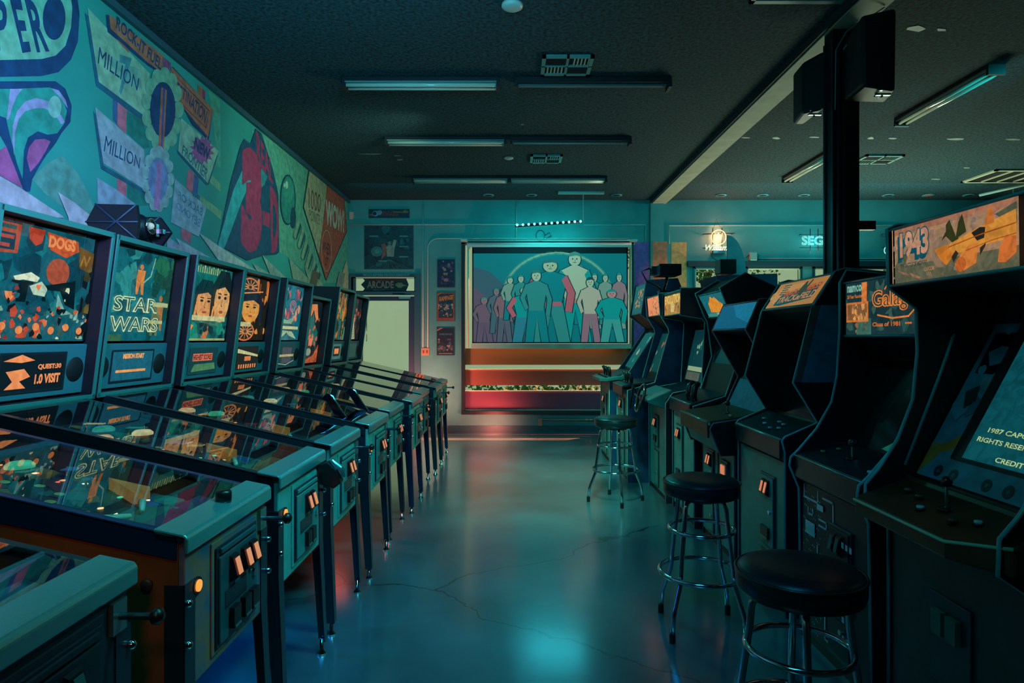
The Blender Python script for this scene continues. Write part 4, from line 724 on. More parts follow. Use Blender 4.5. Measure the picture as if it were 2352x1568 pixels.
# ---------------------------------------------------------------- arcade cabinets
tmold_c = mat('t_molding_cyan', '#4a9aa4', .3); tmold_w = mat('t_molding_pale', '#a8b8a0', .3); tmold_p = mat('t_molding_mauve', '#8a5a6c', .35)
side_b = mat('arcade_side_black', '#0a1016', .5, var=.3); side_n = mat('arcade_side_navy', '#123a58', .5, var=.3, nscale=6)
core_b = mat('arcade_interior_black', '#06090d', .55); front_t = mat('arcade_front_teal', '#3f7f78', .45, var=.25, nscale=7, bump=.04)
front_d = mat('arcade_front_dark', '#1c343c', .5, var=.3); panel_d = mat('control_panel_dark', '#16202a', .35, var=.4, nscale=9)
panel_b = mat('control_panel_brown', '#5c2a12', .45, var=.5, nscale=7); screen_g = mat('dark_screen_glass', '#04080c', .06, coat=.5)
def arcade(Xf, Y0, Y1, lab, side, core, ctl, scr, marq, tm=tmold_c, sm=side_b, fm=front_t, pm_=panel_d, art=None, scrart=None, memit=.9, name='arcade_cabinet', kick=True, door=True, doorY=.5, doorW=.17, doorZ=(.30, .68), slots=2, mw=.02, lit=True):
    t = empty(name, (Xf, (Y0+Y1)/2, 0), lab, 'arcade machine', 'arcade machines on the right side of the aisle')
    for y0, y1 in ((Y0, Y0+.018), (Y1-.018, Y1)):
        sp = build(MB(sm).prism(side, y0, y1), 'side_panel', t)
        build(MB(tm).tube([(p[0], (y0+y1)/2, p[1]) for p in side], .0072, 6, closed=True), 't_molding', sp)
    build(MB(core_b).prism(core, Y0+.018, Y1-.018), 'body', t)
    yi0, yi1 = Y0+.02, Y1-.02
    bz = core[1][1] if core[1][1] > .5 else core[2][1]
    build(MB(fm).box(core[0][0]-.012, core[0][0], yi0, yi1, .05, bz), 'front_panel', t, bevel=.003)
    cp = build(MB(pm_).plate(yi0, yi1, ctl[0], ctl[1], .022).plate(yi0, yi1, (ctl[0][0]+.001, ctl[0][1]-.085), (ctl[0][0], ctl[0][1]+.018), .014), 'control_panel', t, bevel=.006)
    build(MB(steel).tube([(ctl[0][0]-.012, yi0, ctl[0][1]+.018), (ctl[0][0]-.012, yi1, ctl[0][1]+.018)], .0045, 6), 'lip_highlight', cp)  # steel strip added as a bright highlight along the panel lip
    build(MB(screen_g).plate(yi0+.03, yi1-.03, scr[0], scr[1], .004), 'screen', t)
    if marq:
        (x0, z0), (x1, z1) = marq
        d = Vector((x1-x0, 0, z1-z0)); n = Vector((-d.z, 0, d.x)).normalized()
        s = Surf(Vector((x0, yi1-mw, z0))+n*.004, (0, -(yi1-yi0-2*mw), 0), d, n, .0001, memit); art(s); s.done('marquee', t)
        build(MB(tm).tube([(x0-.004, yi0, z0-.006), (x0-.004, yi1, z0-.006)], .006, 6).tube([(x1-.004, yi0, z1+.006), (x1-.004, yi1, z1+.006)], .006, 6), 'marquee_retainer', t)
    if scrart:
        (x0, z0), (x1, z1) = scr; d = Vector((x1-x0, 0, z1-z0)); n = Vector((-d.z, 0, d.x)).normalized()
        s = Surf(Vector((x0, yi1-.03, z0))+n*.006, (0, -(yi1-yi0-.06), 0), d, n, .0003, .8); scrart(s); s.done('screen_art', t)
    if door:
        yc = Y1-(Y1-Y0)*doorY; x = core[0][0]-.012; z0, z1 = doorZ
        cd = build(MB(dsteel).box(x-.010, x, yc-doorW/2, yc+doorW/2, z0, z1).m(fm).box(x-.016, x-.010, yc-doorW/2+.012, yc+doorW/2-.012, z0+.012, z1-.012), 'coin_door', t, bevel=.004)
        for q in range(slots):
            yy = yc+(q-.5)*.05
            build(MB(plastic).hexa([(x-.016, yy-.019, z1-.12), (x-.04, yy-.019, z1-.105), (x-.04, yy+.019, z1-.105), (x-.016, yy+.019, z1-.12)], [(x-.016, yy-.019, z1-.03), (x-.026, yy-.019, z1-.035), (x-.026, yy+.019, z1-.035), (x-.016, yy+.019, z1-.03)]).m(lit_coin if lit else P('#3a5a54')).hexa([(x-.042, yy-.012, z1-.098), (x-.0405, yy-.012, z1-.098), (x-.0405, yy+.012, z1-.098), (x-.042, yy+.012, z1-.098)], [(x-.030, yy-.012, z1-.042), (x-.028, yy-.012, z1-.042), (x-.028, yy+.012, z1-.042), (x-.030, yy+.012, z1-.042)]), 'coin_button', cd)
        build(MB(plastic).box(x-.03, x-.016, yc-.05, yc+.05, z0+.05, z0+.11).m(steel).box(x-.032, x-.03, yc-.045, yc+.045, z0+.05, z0+.056), 'coin_return', cd)
        build(MB(chrome).cyl((x-.016, yc-.055, (z0+z1)/2), .011, .01, (-1, 0, 0)), 'lock', cd)
        lo = build(MB(dsteel).box(x-.008, x, yc-doorW/2, yc+doorW/2, .07, z0-.03).m(fm).box(x-.013, x-.008, yc-doorW/2+.012, yc+doorW/2-.012, .082, z0-.042), 'cash_door', t, bevel=.003)
        build(MB(chrome).cyl((x-.013, yc-.03, .2), .012, .01, (-1, 0, 0)), 'lock', lo)
    return t
def ctlpt(ctl, f): return (ctl[0][0]+(ctl[1][0]-ctl[0][0])*f, ctl[0][1]+(ctl[1][1]-ctl[0][1])*f+.022)
def joystick(t, ctl, y, f, top='#c83a48', h=.07):
    x, z = ctlpt(ctl, f); j = build(MB(plastic).lathe([(.028, 0), (.025, .004), (.01, .008)], (x, y, z)).m(chrome).cyl((x, y, z), .005, h, seg=8), 'joystick', t)
    build(MB(P(top, 0, .25)).ball((x, y, z+h), .018), 'ball_top', j)
def button(t, ctl, y, f, h='#c8d8d8', em=0.0):
    x, z = ctlpt(ctl, f); build(MB(plastic).cyl((x, y, z-.002), .017, .006).m(P(h, em, .3)).lathe([(.012, .004), (.012, .012), (.009, .014)], (x, y, z)), 'button', t)
def lever(t, ctl, y, f, tilt=-.02, h=.11):
    x, z = ctlpt(ctl, f); build(MB(plastic).tube([(x, y, z), (x, y, z+h*.45), (x+tilt, y, z+h)], [.008, .012, .018], 8), 'grip_lever', t)
# 1943 machine, nearest
c8 = ((1.27, .845), (1.50, .935))
def art8(s):
    s.rect('#b08a68', 0, 0, 1, 1); s.rect('#6a6a50', 0, 0, 1, .30); s.poly('#c8956c', [(0, .62), (.2, .72), (.6, .9), (1, .95), (1, 1), (0, 1)]); s.poly('#b87a5c', [(0, .9), (1, .88), (1, 1), (0, 1)])
    s.busy(81, 46, ('#a8806c', '#8f7a6c', '#b8907a', '#947e70'), .0, .55, 1, .95, .1); s.poly('#6a6a48', [(0, .3), (.1, .52), (.16, .5), (.1, .25)]); s.poly('#5c6048', [(.86, .82), (1, .93), (1, .62), (.92, .7)]); s.busy(82, 16, ('#7a7260', '#5a6452', '#8a7a64'), 0, .02, .7, .3, .08)
    s.ell('#9a7a60', .45, .42, .07, .26); s.ell('#a5866c', .47, .5, .05, .16)
    s.poly('#3a3c14', [(.50, .85), (.53, .92), (.58, .62), (.6, .84), (.63, .96), (.65, .78), (.66, .66), (.6, .6), (.585, .42), (.555, .52), (.5, .66), (.46, .6), (.5, .74)])
    # plain orange propeller plane
    s.poly('#e8862a', [(.40, .48), (.5, .52), (.56, .5), (.55, .3), (.5, .18), (.47, .24), (.43, .36)]); s.poly('#f09a3a', [(.5, .5), (.72, .66), (1, .82), (1, .42), (.8, .4), (.66, .34), (.56, .36)]); s.poly('#e07a30', [(.79, .68), (.82, .94), (.85, .93), (.86, .7)])
    s.poly('#f4883a', [(.58, .08), (.64, .05), (.73, .14), (.75, .44), (.68, .44), (.62, .32), (.57, .18)]); s.ell('#d86a28', .615, .16, .04, .12); s.poly('#e87a34', [(.88, .1), (.93, .08), (1, .2), (1, .44), (.93, .46), (.89, .3)]); s.poly('#2a2418', [(.70, .62), (.76, .68), (.8, .66), (.79, .5), (.74, .48)]); s.poly('#3a2c1a', [(.56, .2), (.6, .34), (.58, .4), (.545, .3)]); s.poly('#3a2c1a', [(.76, .24), (.8, .38), (.8, .42), (.76, .36)])
    s.line('#b85a20', [(.52, .47), (.75, .56), (1, .62)], .02); s.line('#b85a20', [(.66, .36), (.84, .44), (1, .47)], .014)
    s.text('#0f5a6c', '1943', .055, .34, .345, .86, weight=.09); s.text('#0f5a6c', '1943', .07, .4, .36, .93, weight=.09); s.text('#e0a07c', '1943', .078, .44, .352, .91, weight=.045); s.text('#3a4a48', 'THE BATTLE OF MIDWAY', .08, .26, .34, .34, weight=.03)
    s.text('#c08a5a', 'CAPCOM', .31, .14, .4, .21, weight=.03).text('#c08a5a', 'USA', .335, .06, .375, .12); s.poly('#b0785c', [(.05, .24), (.15, .15), (.17, .11), (.1, .15)]); s.poly('#b0785c', [(.17, .16), (.28, .05), (.27, .02), (.2, .08)]); s.rect('#f0b080', 0, 0, .008, 1)
t8 = arcade(1.42, 1.76, 2.45, 'large dark 1943 arcade machine at the right edge of the photo', [(1.42, 0), (1.42, .74), (1.33, .80), (1.334, .90), (1.386, .96), (1.455, 1.068), (1.513, 1.22), (1.53, 1.40), (1.525, 1.565), (1.42, 1.645), (1.415, 1.865), (1.45, 1.88), (2.1, 1.91), (2.15, 0)],
    [(1.44, 0), (1.44, .78), (1.52, .93), (1.82, 1.50), (1.82, 1.60), (1.44, 1.645), (1.43, 1.865), (2.1, 1.89), (2.13, 0)], ((1.44, .84), (1.50, .93)), ((1.52, .94), (1.80, 1.47)), ((1.425, 1.655), (1.422, 1.852)), art=art8, sm=side_b, fm=front_d, pm_=panel_b, doorY=.52, lit=True, memit=.62, door=False, mw=.03)
mb = MB(panel_b)   # deep projecting control deck with a clipped near corner
mb.prism([(1.27, 2.40), (1.27, 1.90), (1.35, 1.74), (1.50, 1.74), (1.50, 2.43), (1.30, 2.43)], .80, .855, ax='z')
mb.v = [(x, y, z+(x-1.27)*.35 if z > .82 else z) for x, y, z in mb.v]
dk = build(mb, 'control_deck', t8, bevel=.01, label='brown projecting control deck')
build(MB(tmold_w).tube([(1.268, 2.40, .853), (1.268, 1.90, .853), (1.35, 1.74, .88)], .006, 6), 'edge_strip', dk)
cc = ((1.27, .833), (1.50, .914))
joystick(t8, cc, 2.08, .55, '#101418', .09); button(t8, cc, 2.22, .55, '#8a4a3c'); button(t8, cc, 2.14, .35, '#b8c8d0'); button(t8, cc, 1.98, .35, '#8a3a34'); button(t8, cc, 1.92, .5, '#b8c8d0'); button(t8, cc, 2.3, .6, '#7a4a3c')
s = Surf((1.516, 2.425, .945), (0, -.66, 0), (.30, 0, .56), None, .0003, 0); s.N = Vector((-.56, 0, .30)).normalized()   # printed bezel
s.rect('#3f8098', 0, 0, 1, 1); s.poly('#d87a30', [(0, 0), (.1, .16), (.2, .2), (.3, .3), (.22, .32), (.1, .22), (0, .2)]); s.busy(83, 8, ('#4a90a8', '#2a6880', '#6a8a98'), 0, .3, .25, 1, .1); s.poly('#26302c', [(.05, .55), (.13, .6), (.16, .5), (.1, .44)]); s.rect('#3a809c', .08, 0, 1, .1)
for x in (.16, .28, .52, .66, .84): s.ell('#0c2430', x, .052, .032, .036); s.ell('#2a6070', x, .052, .01, .012)
s.rect('#04090e', .2, .14, .82, 1.0)
s.rect('#0c5a64', .28, .16, .76, .97, .55)
for txt, y, x0, x1 in (('1 START', .62, .50, .74), ('AND 2 PLAYERS', .56, .48, .75), ('1987 CAPCOM', .33, .36, .70), ('RIGHTS RESERVED', .27, .32, .74), ('CREDIT 00', .18, .50, .74)): s.text('#b4cc8c', txt, x0, y, x1, y+.028, .8, weight=.02)
s.done('bezel', t8, label='printed blue bezel around a glowing teal screen')
build(MB(tmold_c).tube([(1.66, 2.428, 1.47), (1.60, 2.428, 1.30), (1.475, 2.428, .975)], .006, 6), 'inner_molding', t8)
dd = build(MB(dsteel).box(1.418, 1.43, 2.0, 2.2, .30, .60), 'coin_door', t8, bevel=.004)
for yy in (2.07, 2.14): build(MB(P('#2f5c58')).box(1.40, 1.418, yy-.025, yy+.025, .47, .55), 'coin_button', dd)
# maze-front machine with namco marquee
c7 = ((1.385, .865), (1.60, .935))
def art7(s):
    s.rect('#14343a', 0, 0, 1, 1); s.busy(91, 24, ('#22504c', '#1a3c44', '#3a5a50', '#0e2a34'), 0, 0, 1, 1, .2); s.rect('#3f6a5c', .18, 0, .4, .3)
    s.text('#7fb8a4', 'namco', .03, .82, .26, .95, weight=.04); s.text('#d87838', '20 Year Reunion', .03, .70, .27, .77, weight=.03); s.rect('#e8803a', .26, .62, .34, .98)
    s.rect('#d87838', .02, .24, .36, .62); s.rect('#8a5a34', .04, .28, .34, .58); s.busy(92, 14, ('#c8783c', '#e8a058', '#5a4a34', '#d89050'), .04, .28, .34, .58, .09, tall=1.6); s.busy(93, 6, ('#a8603c', '#3a6058'), .12, .02, .34, .22, .08)
    s.text('#ef8438', 'Galaga', .42, .40, .98, .80, weight=.05); s.text('#1c3c3c', 'Galaga', .435, .42, .97, .78, weight=-.01); s.line('#ef8438', [(.5, .35), (.7, .28), (.9, .3), (.98, .42)], .03); s.line('#ef8438', [(.6, .8), (.68, .95), (.8, .9), (.74, .75)], .035); s.text('#d87030', 'Class of 1981', .43, .14, .8, .22, weight=.03); s.rect('#d87030', .86, .17, .94, .2)
t7 = arcade(1.41, 2.53, 3.17, 'arcade machine with a maze printed front and a namco Galaga marquee', [(1.41, 0), (1.40, .72), (1.354, .83), (1.36, .87), (1.397, .905), (1.487, 1.01), (1.56, 1.14), (1.586, 1.265), (1.60, 1.50), (1.60, 1.725), (1.63, 1.785), (2.1, 1.74), (2.15, 1.5), (2.15, 0)],
    [(1.42, 0), (1.42, .76), (1.40, .86), (1.60, .92), (1.80, 1.36), (1.66, 1.44), (1.62, 1.455), (1.62, 1.73), (2.1, 1.72), (2.13, 0)], c7, ((1.61, .95), (1.79, 1.35)), ((1.618, 1.47), (1.618, 1.715)), art=art7, memit=.75, fm=mat('maze_front_black', '#0a1220', .45), door=True, doorY=.62, doorW=.2, doorZ=(.28, .64), lit=False, scrart=lambda s: s.poly('#0f6a54', [(.55, .04), (.97, .0), (.97, .3), (.7, .16)], .55))  # green screen patch is a reflection drawn as glowing colour
joystick(t7, c7, 2.84, .5, '#7a2a34'); button(t7, c7, 2.62, .6, '#7a3a3c'); button(t7, c7, 2.60, .25, '#b8c8d8'); button(t7, c7, 3.04, .35, '#8a7a3a'); button(t7, c7, 3.0, .6, '#8a7a3a')
s = Surf((1.4075, 3.15, .06), (0, -.60, 0), (0, 0, .70), (-1, 0, 0), .0004, 0)
MZ = '#f0c4d0'
for p in ([(.05, .98), (.05, .9), (.28, .9), (.28, .98)], [(.12, .84), (.12, .8), (.2, .8), (.2, .84)], [(.36, .95), (.52, .95), (.52, .6)], [(.3, .8), (.42, .8), (.42, .76), (.3, .76)], [(.05, .5), (.2, .5), (.2, .3), (.05, .3)], [(.28, .62), (.28, .4), (.42, .4)], [(.1, .2), (.4, .2), (.4, .05), (.6, .05), (.6, .2)]): s.line(MZ, p, .014, 0)
for x0, y0, w, h in ((.08, .66, .16, .09), (.3, .52, .14, .05), (.06, .42, .12, .04), (.3, .30, .16, .05), (.28, .86, .1, .04)): s.rect(MZ, x0, y0, x0+w, y0+h, 0)
for i in range(12):
    for q in range(20):
        if (i*7+q*5) % 9 < 4: s.rect('#7ff0f0', .06+i*.038, .07+q*.046, .068+i*.038, .078+q*.046, 0)
for i in range(3):
    for q in range(6): s.rect('#9ad0d8', .8+i*.06, .2+q*.11, .83+i*.06, .235+q*.11, 0)
s.done('maze_print', t7)
s = Surf((1.384, 3.15, .775), (0, -.60, 0), (0, 0, .085), (-1, 0, 0), .0004, 0); s.rect('#3f90b0', 0, 0, 1, 1); s.poly('#b07a90', [(0, 0), (0, 1), (.35, 1), (.42, 0)]); s.busy(95, 10, ('#d8b060', '#4aa8b8', '#205870', '#c06a7c'), .02, .05, .98, .95, .3); s.done('panel_print', t7)
# track and field style machine
c6 = ((1.40, .905), (1.60, .985))
def art6(s):
    s.rect('#c88a4c', 0, 0, 1, 1); s.ell('#d89a5c', .4, .5, .45, .4); s.busy(101, 8, ('#a8703c', '#b87c44', '#986434'), .0, .05, .3, .8, .1)
    for i in range(5): s.rect('#245a5a', .14, .86-.09*i, .30-.01*i, .90-.09*i)
    s.poly('#1c5058', [(.16, .08), (.2, .42), (.24, .5), (.9, .7), (.93, .6), (.9, .22), (.3, .05)]); s.qtext('#c85a34', 'TRACK &', (.24, .36), (.62, .5), (.64, .72), (.26, .6), weight=.05); s.qtext('#c85a34', 'FIELD', (.66, .5), (.95, .58), (.96, .8), (.67, .72), weight=.05); s.qtext('#e0985c', 'TRACK&FIELD', (.2, .14), (.93, .26), (.94, .52), (.22, .38), weight=.02)
    s.poly('#3a4a38', [(.55, .62), (.6, .9), (.63, .92), (.66, .74), (.7, .95), (.73, .93), (.7, .66), (.66, .4), (.6, .36)])
t6 = arcade(1.42, 3.34, 4.05, 'tall dark arcade machine with a tan running-sports marquee', [(1.41, 0), (1.41, .86), (1.395, .92), (1.41, .94), (1.58, 1.015), (1.453, 1.222), (1.555, 1.62), (1.67, 1.80), (1.72, 1.815), (2.1, 1.78), (2.15, 1.6), (2.15, 0)],
    [(1.43, 0), (1.43, .80), (1.42, .90), (1.62, .985), (1.80, 1.45), (1.59, 1.60), (1.572, 1.622), (1.672, 1.785), (2.1, 1.76), (2.13, 0)], c6, ((1.63, 1.01), (1.79, 1.43)), ((1.568, 1.635), (1.668, 1.785)), art=art6, memit=.6, sm=side_b, fm=front_t, doorY=.66, doorW=.2, doorZ=(.30, .70))
for y, f in ((3.86, .5), (3.75, .3), (3.66, .55), (3.58, .5), (3.55, .3), (3.62, .2)): button(t6, c6, y, f, '#b8d0d8')
s = Surf((1.452+.0, 3.335, 1.225), (.60, 0, 0), (.09, 0, .40), (0, -1, 0), .0004, 0); s.rect('#2a6a88', .03, 0, 1, 1); s.poly('#3a4a4c', [(.0, 0), (.06, 0), (.08, 1), (.0, 1)]); s.done('side_art', t6)
# blue marquee machine with projecting beige/dark deck
c5 = ((1.26, .895), (1.60, .945))
def art5(s): s.rect('#1668a0', 0, 0, 1, 1); s.poly('#1f7fb0', [(.35, .95), (.62, .42), (1, .2), (1, 1), (.3, 1)]); s.poly('#135a90', [(0, 0), (1, 0), (1, .2), (.6, .45), (.35, .95), (0, 1)]); s.line('#7a5a9a', [(0, 0), (0, 1), (1, 1)], .02)
t5 = arcade(1.42, 4.13, 4.84, 'arcade machine with a plain blue slanted marquee and a zigzag side', [(1.42, 0), (1.42, .70), (1.33, .70), (1.26, .87), (1.28, .905), (1.54, .945), (1.60, .98), (1.683, 1.171), (1.49, 1.51), (1.575, 1.705), (2.0, 1.72), (2.1, 1.5), (2.1, 0)],
    [(1.43, 0), (1.43, .70), (1.28, .87), (1.60, .935), (1.70, 1.17), (1.82, 1.45), (1.52, 1.50), (1.59, 1.69), (2.0, 1.70), (2.08, 0)], c5, ((1.68, 1.08), (1.81, 1.43)), ((1.497, 1.52), (1.572, 1.69)), art=art5, memit=.42, tm=tmold_p, pm_=panel_b, doorY=.32, doorW=.14, doorZ=(.36, .66), mw=.0)
build(MB(front_t).plate(4.15, 4.82, (1.325, .715), (1.262, .885), -.012), 'front_apron', t5, bevel=.004); build(MB(mat('deck_edge', '#b8a888', .4)).tube([(1.262, 4.15, .90), (1.262, 4.82, .90)], .012), 'edge_strip', t5)
s = Surf((1.60, 4.81, .965), (0, -.64, 0), (.09, 0, .19), None, .0004, 0); s.N = Vector((-.19, 0, .09)).normalized(); s.rect('#1a5c80', 0, 0, 1, 1); s.done('instruction_card', t5)
joystick(t5, c5, 4.36, .55, '#101418', .07); button(t5, c5, 4.2, .45, '#b8a890'); button(t5, c5, 4.25, .5, '#b88a60')
d2 = build(MB(dsteel).box(1.398, 1.42, 4.22, 4.36, .40, .64).m(front_t).box(1.392, 1.398, 4.235, 4.345, .42, .625), 'coin_door', t5, bevel=.003)
for yy in (4.27, 4.31): build(MB(lit_coin).box(1.384, 1.392, yy-.013, yy+.013, .55, .61), 'coin_button', d2)
build(MB(mat('pink_strip', '#8a5860', .5)).box(1.41, 1.42, 4.46, 4.475, .06, .66), 'door_edge', t5)
# peaked machine
c4 = ((1.36, .93), (1.64, 1.005))
def art4(s): s.rect('#1a6a74', 0, 0, 1, 1); s.poly('#3a8a80', [(0, 0), (1, 0), (1, .2), (0, .14)]); s.poly('#e8902c', [(.2, .2), (.25, .6), (.4, .8), (.45, .92), (.52, .8), (.62, .86), (.7, .66), (.82, .5), (.8, .26), (.55, .16)]); [s.line('#a85a18', [(.3+.1*q, .25), (.34+.1*q, .75)], .015) for q in range(5)]; s.poly('#c8b898', [(.4, .12), (.9, .2), (.85, .1), (.5, .04)])
t4 = arcade(1.38, 4.92, 5.60, 'arcade machine with a peaked roof and a flame-like orange marquee', [(1.38, 0), (1.38, .88), (1.37, .93), (1.62, 1.01), (1.72, 1.3), (1.68, 1.60), (1.655, 1.64), (1.575, 1.84), (1.77, 1.955), (2.04, 1.83), (2.1, 1.6), (2.1, 0)],
    [(1.40, 0), (1.40, .90), (1.64, .99), (1.80, 1.55), (1.70, 1.62), (1.60, 1.82), (1.78, 1.94), (2.04, 1.81), (2.08, 0)], c4, ((1.66, 1.03), (1.79, 1.52)), ((1.69, 1.64), (1.602, 1.815)), art=art4, memit=.8, fm=mat('graphic_front', '#4a9a90', .45, var=.3), doorY=.35, doorW=.2, doorZ=(.26, .74))
for y in (5.02, 5.16):
    x, z = ctlpt(c4, .3); build(MB(plastic).tube([(x-.03, y, z-.03), (x-.045, y, z+.03), (x-.035, y, z+.10), (x+.0, y, z+.135)], [.02, .026, .026, .016], 10).m(steel).tube([(x-.03, y-.027, z-.02), (x-.062, y-.01, z+.04), (x-.045, y-.012, z+.12)], .005, 6), 'flight_grip', t4)
# driving machine
c3 = ((1.22, .93), (1.66, 1.01))
def art3(s): s.rect('#b87c3c', 0, 0, 1, 1); s.rect('#1c2420', 0, .9, 1, 1); s.text('#e8b860', 'EVOLUTION', .03, .5, .98, .92, weight=.04); s.busy(111, 20, ('#2a2a20', '#6a4a24', '#d89a4c', '#1a3a3a'), 0, .05, 1, .5, .1, tall=1.5); s.rect('#d8b070', .4, .1, .62, .5)
t3 = arcade(1.34, 5.67, 6.38, 'driving arcade machine with a steering wheel and an EVOLUTION marquee', [(1.34, 0), (1.34, .88), (1.40, .97), (1.655, 1.02), (1.685, 1.60), (1.66, 1.63), (1.468, 1.66), (1.47, 1.90), (2.0, 1.9), (2.05, 0)],
    [(1.36, 0), (1.36, .88), (1.66, 1.0), (1.80, 1.6), (1.49, 1.67), (1.49, 1.89), (2.0, 1.89), (2.03, 0)], ((1.36, .91), (1.66, 1.01)), ((1.67, 1.03), (1.79, 1.56)), ((1.488, 1.68), (1.488, 1.88)), art=art3, memit=.85, sm=side_b, doorY=.45, doorW=.18, doorZ=(.44, .74), scrart=lambda s: (s.rect('#0c4a54', .05, .05, .95, .95, .35), s.rect('#a8b890', .1, .22, .9, .3, .6), s.rect('#6a6a5c', .1, .06, .8, .2, .5), s.busy(112, 8, ('#1a7a80', '#8ac0a0'), .3, .4, .95, .95, .08, .5)))
build(MB(mat('racing_panel', '#2f7470', .35)).hexa([(1.20, 5.70, .88), (1.36, 5.70, .82), (1.36, 6.34, .82), (1.20, 6.34, .88)], [(1.18, 5.70, .91), (1.40, 5.70, 1.0), (1.40, 6.34, 1.0), (1.18, 6.34, .91)]), 'dashboard', t3, bevel=.01)
wh = [(1.17+.035*math.sin(math.radians(a)), 5.95+.0+.125*math.cos(math.radians(a)), .905+.125*math.sin(math.radians(a))) for a in range(0, 360, 15)]
sw = build(MB(plastic).tube(wh, .013, 8, closed=True).m(dsteel).tube([(1.17, 5.83, .905), (1.18, 5.95, .905), (1.17, 6.07, .905)], .009).tube([(1.18, 5.95, .905), (1.14, 5.95, .785)], .009).cyl((1.165, 5.95, .905), .03, .07, (1, 0, 0)), 'steering_wheel', t3)
build(MB(chrome).tube([(wh[i][0]-.009, wh[i][1], wh[i][2]) for i in range(24)], .006, 6, closed=True), 'rim_highlight', sw)
build(MB(plastic).tube([(1.2, 6.2, .90), (1.15, 6.22, 1.0), (1.12, 6.22, .78)], .012), 'gear_lever', t3)
# blue-sided two-player machine
c2 = ((1.11, .955), (1.45, 1.005))
def art2(s): s.rect('#e88a5c', 0, 0, 1, 1); s.busy(121, 30, ('#2a2a24', '#7a4a34', '#f0a878', '#3a4a48'), .45, .0, 1, 1, .1, tall=1.6); s.busy(122, 10, ('#2a2a2a', '#a85a3c'), 0, 0, .5, .3, .08, tall=1.8)
t2 = arcade(1.15, 6.50, 7.16, 'arcade machine with a blue patterned side and a pink orange marquee', [(1.15, 0), (1.15, .93), (1.427, 1.01), (1.568, 1.516), (1.56, 1.56), (1.48, 1.69), (1.46, 1.91), (1.9, 1.93), (2.0, 1.7), (2.0, 0)],
    [(1.165, 0), (1.165, .93), (1.45, 1.0), (1.66, 1.55), (1.50, 1.69), (1.48, 1.90), (1.9, 1.91), (1.98, 0)], c2, ((1.47, 1.03), (1.65, 1.53)), ((1.497, 1.70), (1.479, 1.89)), art=art2, memit=.9, tm=tmold_w, sm=mat('blue_patterned_side', '#123a5c', .5, var=.6, nscale=6), doorY=.5, doorW=.3, doorZ=(.52, .84), scrart=lambda s: (s.rect('#0c5a5c', .05, .05, .95, .95, .3), s.busy(123, 6, ('#c8784c', '#3a9a8c', '#8ab8a0'), .1, .1, .9, .9, .15, .4)))
for y in (6.6, 6.68, 6.85, 6.98): lever(t2, c2, y, .3)
for y in (6.56, 6.78, 6.9, 7.06, 7.1): button(t2, c2, y, .22, '#2a3a3c')
# far machine with the eight-sided deck
c1 = ((1.0, .96), (1.37, 1.06))
def art1(s): s.rect('#1a6a6c', 0, 0, 1, 1); s.busy(131, 26, ('#d88a4c', '#c8a070', '#2a7a78', '#e8985c'), .15, .2, .85, .85, .12); s.rect('#c88850', .3, .25, .7, .3)
t1 = arcade(1.11, 7.46, 8.20, 'farthest arcade machine in the row, pale molding and many joysticks, by the big window', [(1.11, 0), (1.11, .95), (1.34, 1.07), (1.66, 1.55), (1.66, 1.59), (1.475, 1.73), (1.54, 2.13), (1.9, 2.15), (2.0, 1.9), (2.0, 0)],
    [(1.125, 0), (1.125, .95), (1.37, 1.05), (1.70, 1.56), (1.50, 1.74), (1.56, 2.11), (1.9, 2.13), (1.98, 0)], ((1.12, .985), (1.37, 1.055)), ((1.40, 1.09), (1.68, 1.53)), ((1.498, 1.755), (1.553, 2.10)), art=art1, memit=.7, tm=tmold_w, sm=side_n, doorY=.5, doorW=.3, doorZ=(.5, .8), scrart=lambda s: (s.rect('#0f7a78', .03, .03, .97, .97, .45), s.busy(132, 5, ('#3aa898', '#c8c8a0'), .1, .1, .9, .9, .15, .5)))
mb = MB(mat('deck_grey_teal', '#3a6a66', .35)).prism([(1.06, 7.38), (1.0, 7.50), (.985, 8.10), (1.05, 8.26), (1.36, 8.26), (1.36, 7.38)], .955, .995, ax='z'); mb.v = [(x, y, z+(x-1.0)*.12) for x, y, z in mb.v]
build(mb, 'control_deck', t1, bevel=.006)
cq = ((1.0, .975), (1.36, 1.015))
for y in (7.5, 7.62, 7.8, 7.98): lever(t1, cq, y, .35)
for y in (7.45, 7.56, 7.68, 7.74, 7.88, 8.04, 8.1): button(t1, cq, y, .2, '#20302c'); 
# row behind
rb = empty('arcade_cabinet', (2.4, 6.9, 0), 'dark arcade cabinet in the row behind carrying a round topped grey sign', 'arcade machine')
build(MB(side_n).prism([(2.08, 0), (2.08, 1.0), (2.28, 1.1), (2.15, 1.6), (2.08, 2.1), (2.7, 2.12), (2.75, 0)], 6.6, 7.2), 'body', rb)
build(MB(front_d).box(2.065, 2.08, 6.63, 7.17, .1, .9), 'front_panel', rb)
fin = [(2.275, 2.125)]+[(2.275+.20*math.sin(math.radians(a)), 2.125+.43*math.cos(math.radians(a))) for a in range(0, 91, 9)]
build(MB(mat('grey_sign_board', '#9fb0b4', .7, var=.15)).prism(fin, 6.86, 6.885), 'topper_sign', None, 'grey quarter-round sign board standing on a cabinet in front of the right windows', 'sign', bevel=.003)
build(MB(plastic).box(2.12, 2.29, 6.62, 6.80, 2.122, 2.27), 'display_box', None, 'black box standing beside the round topped sign', 'box', bevel=.006)
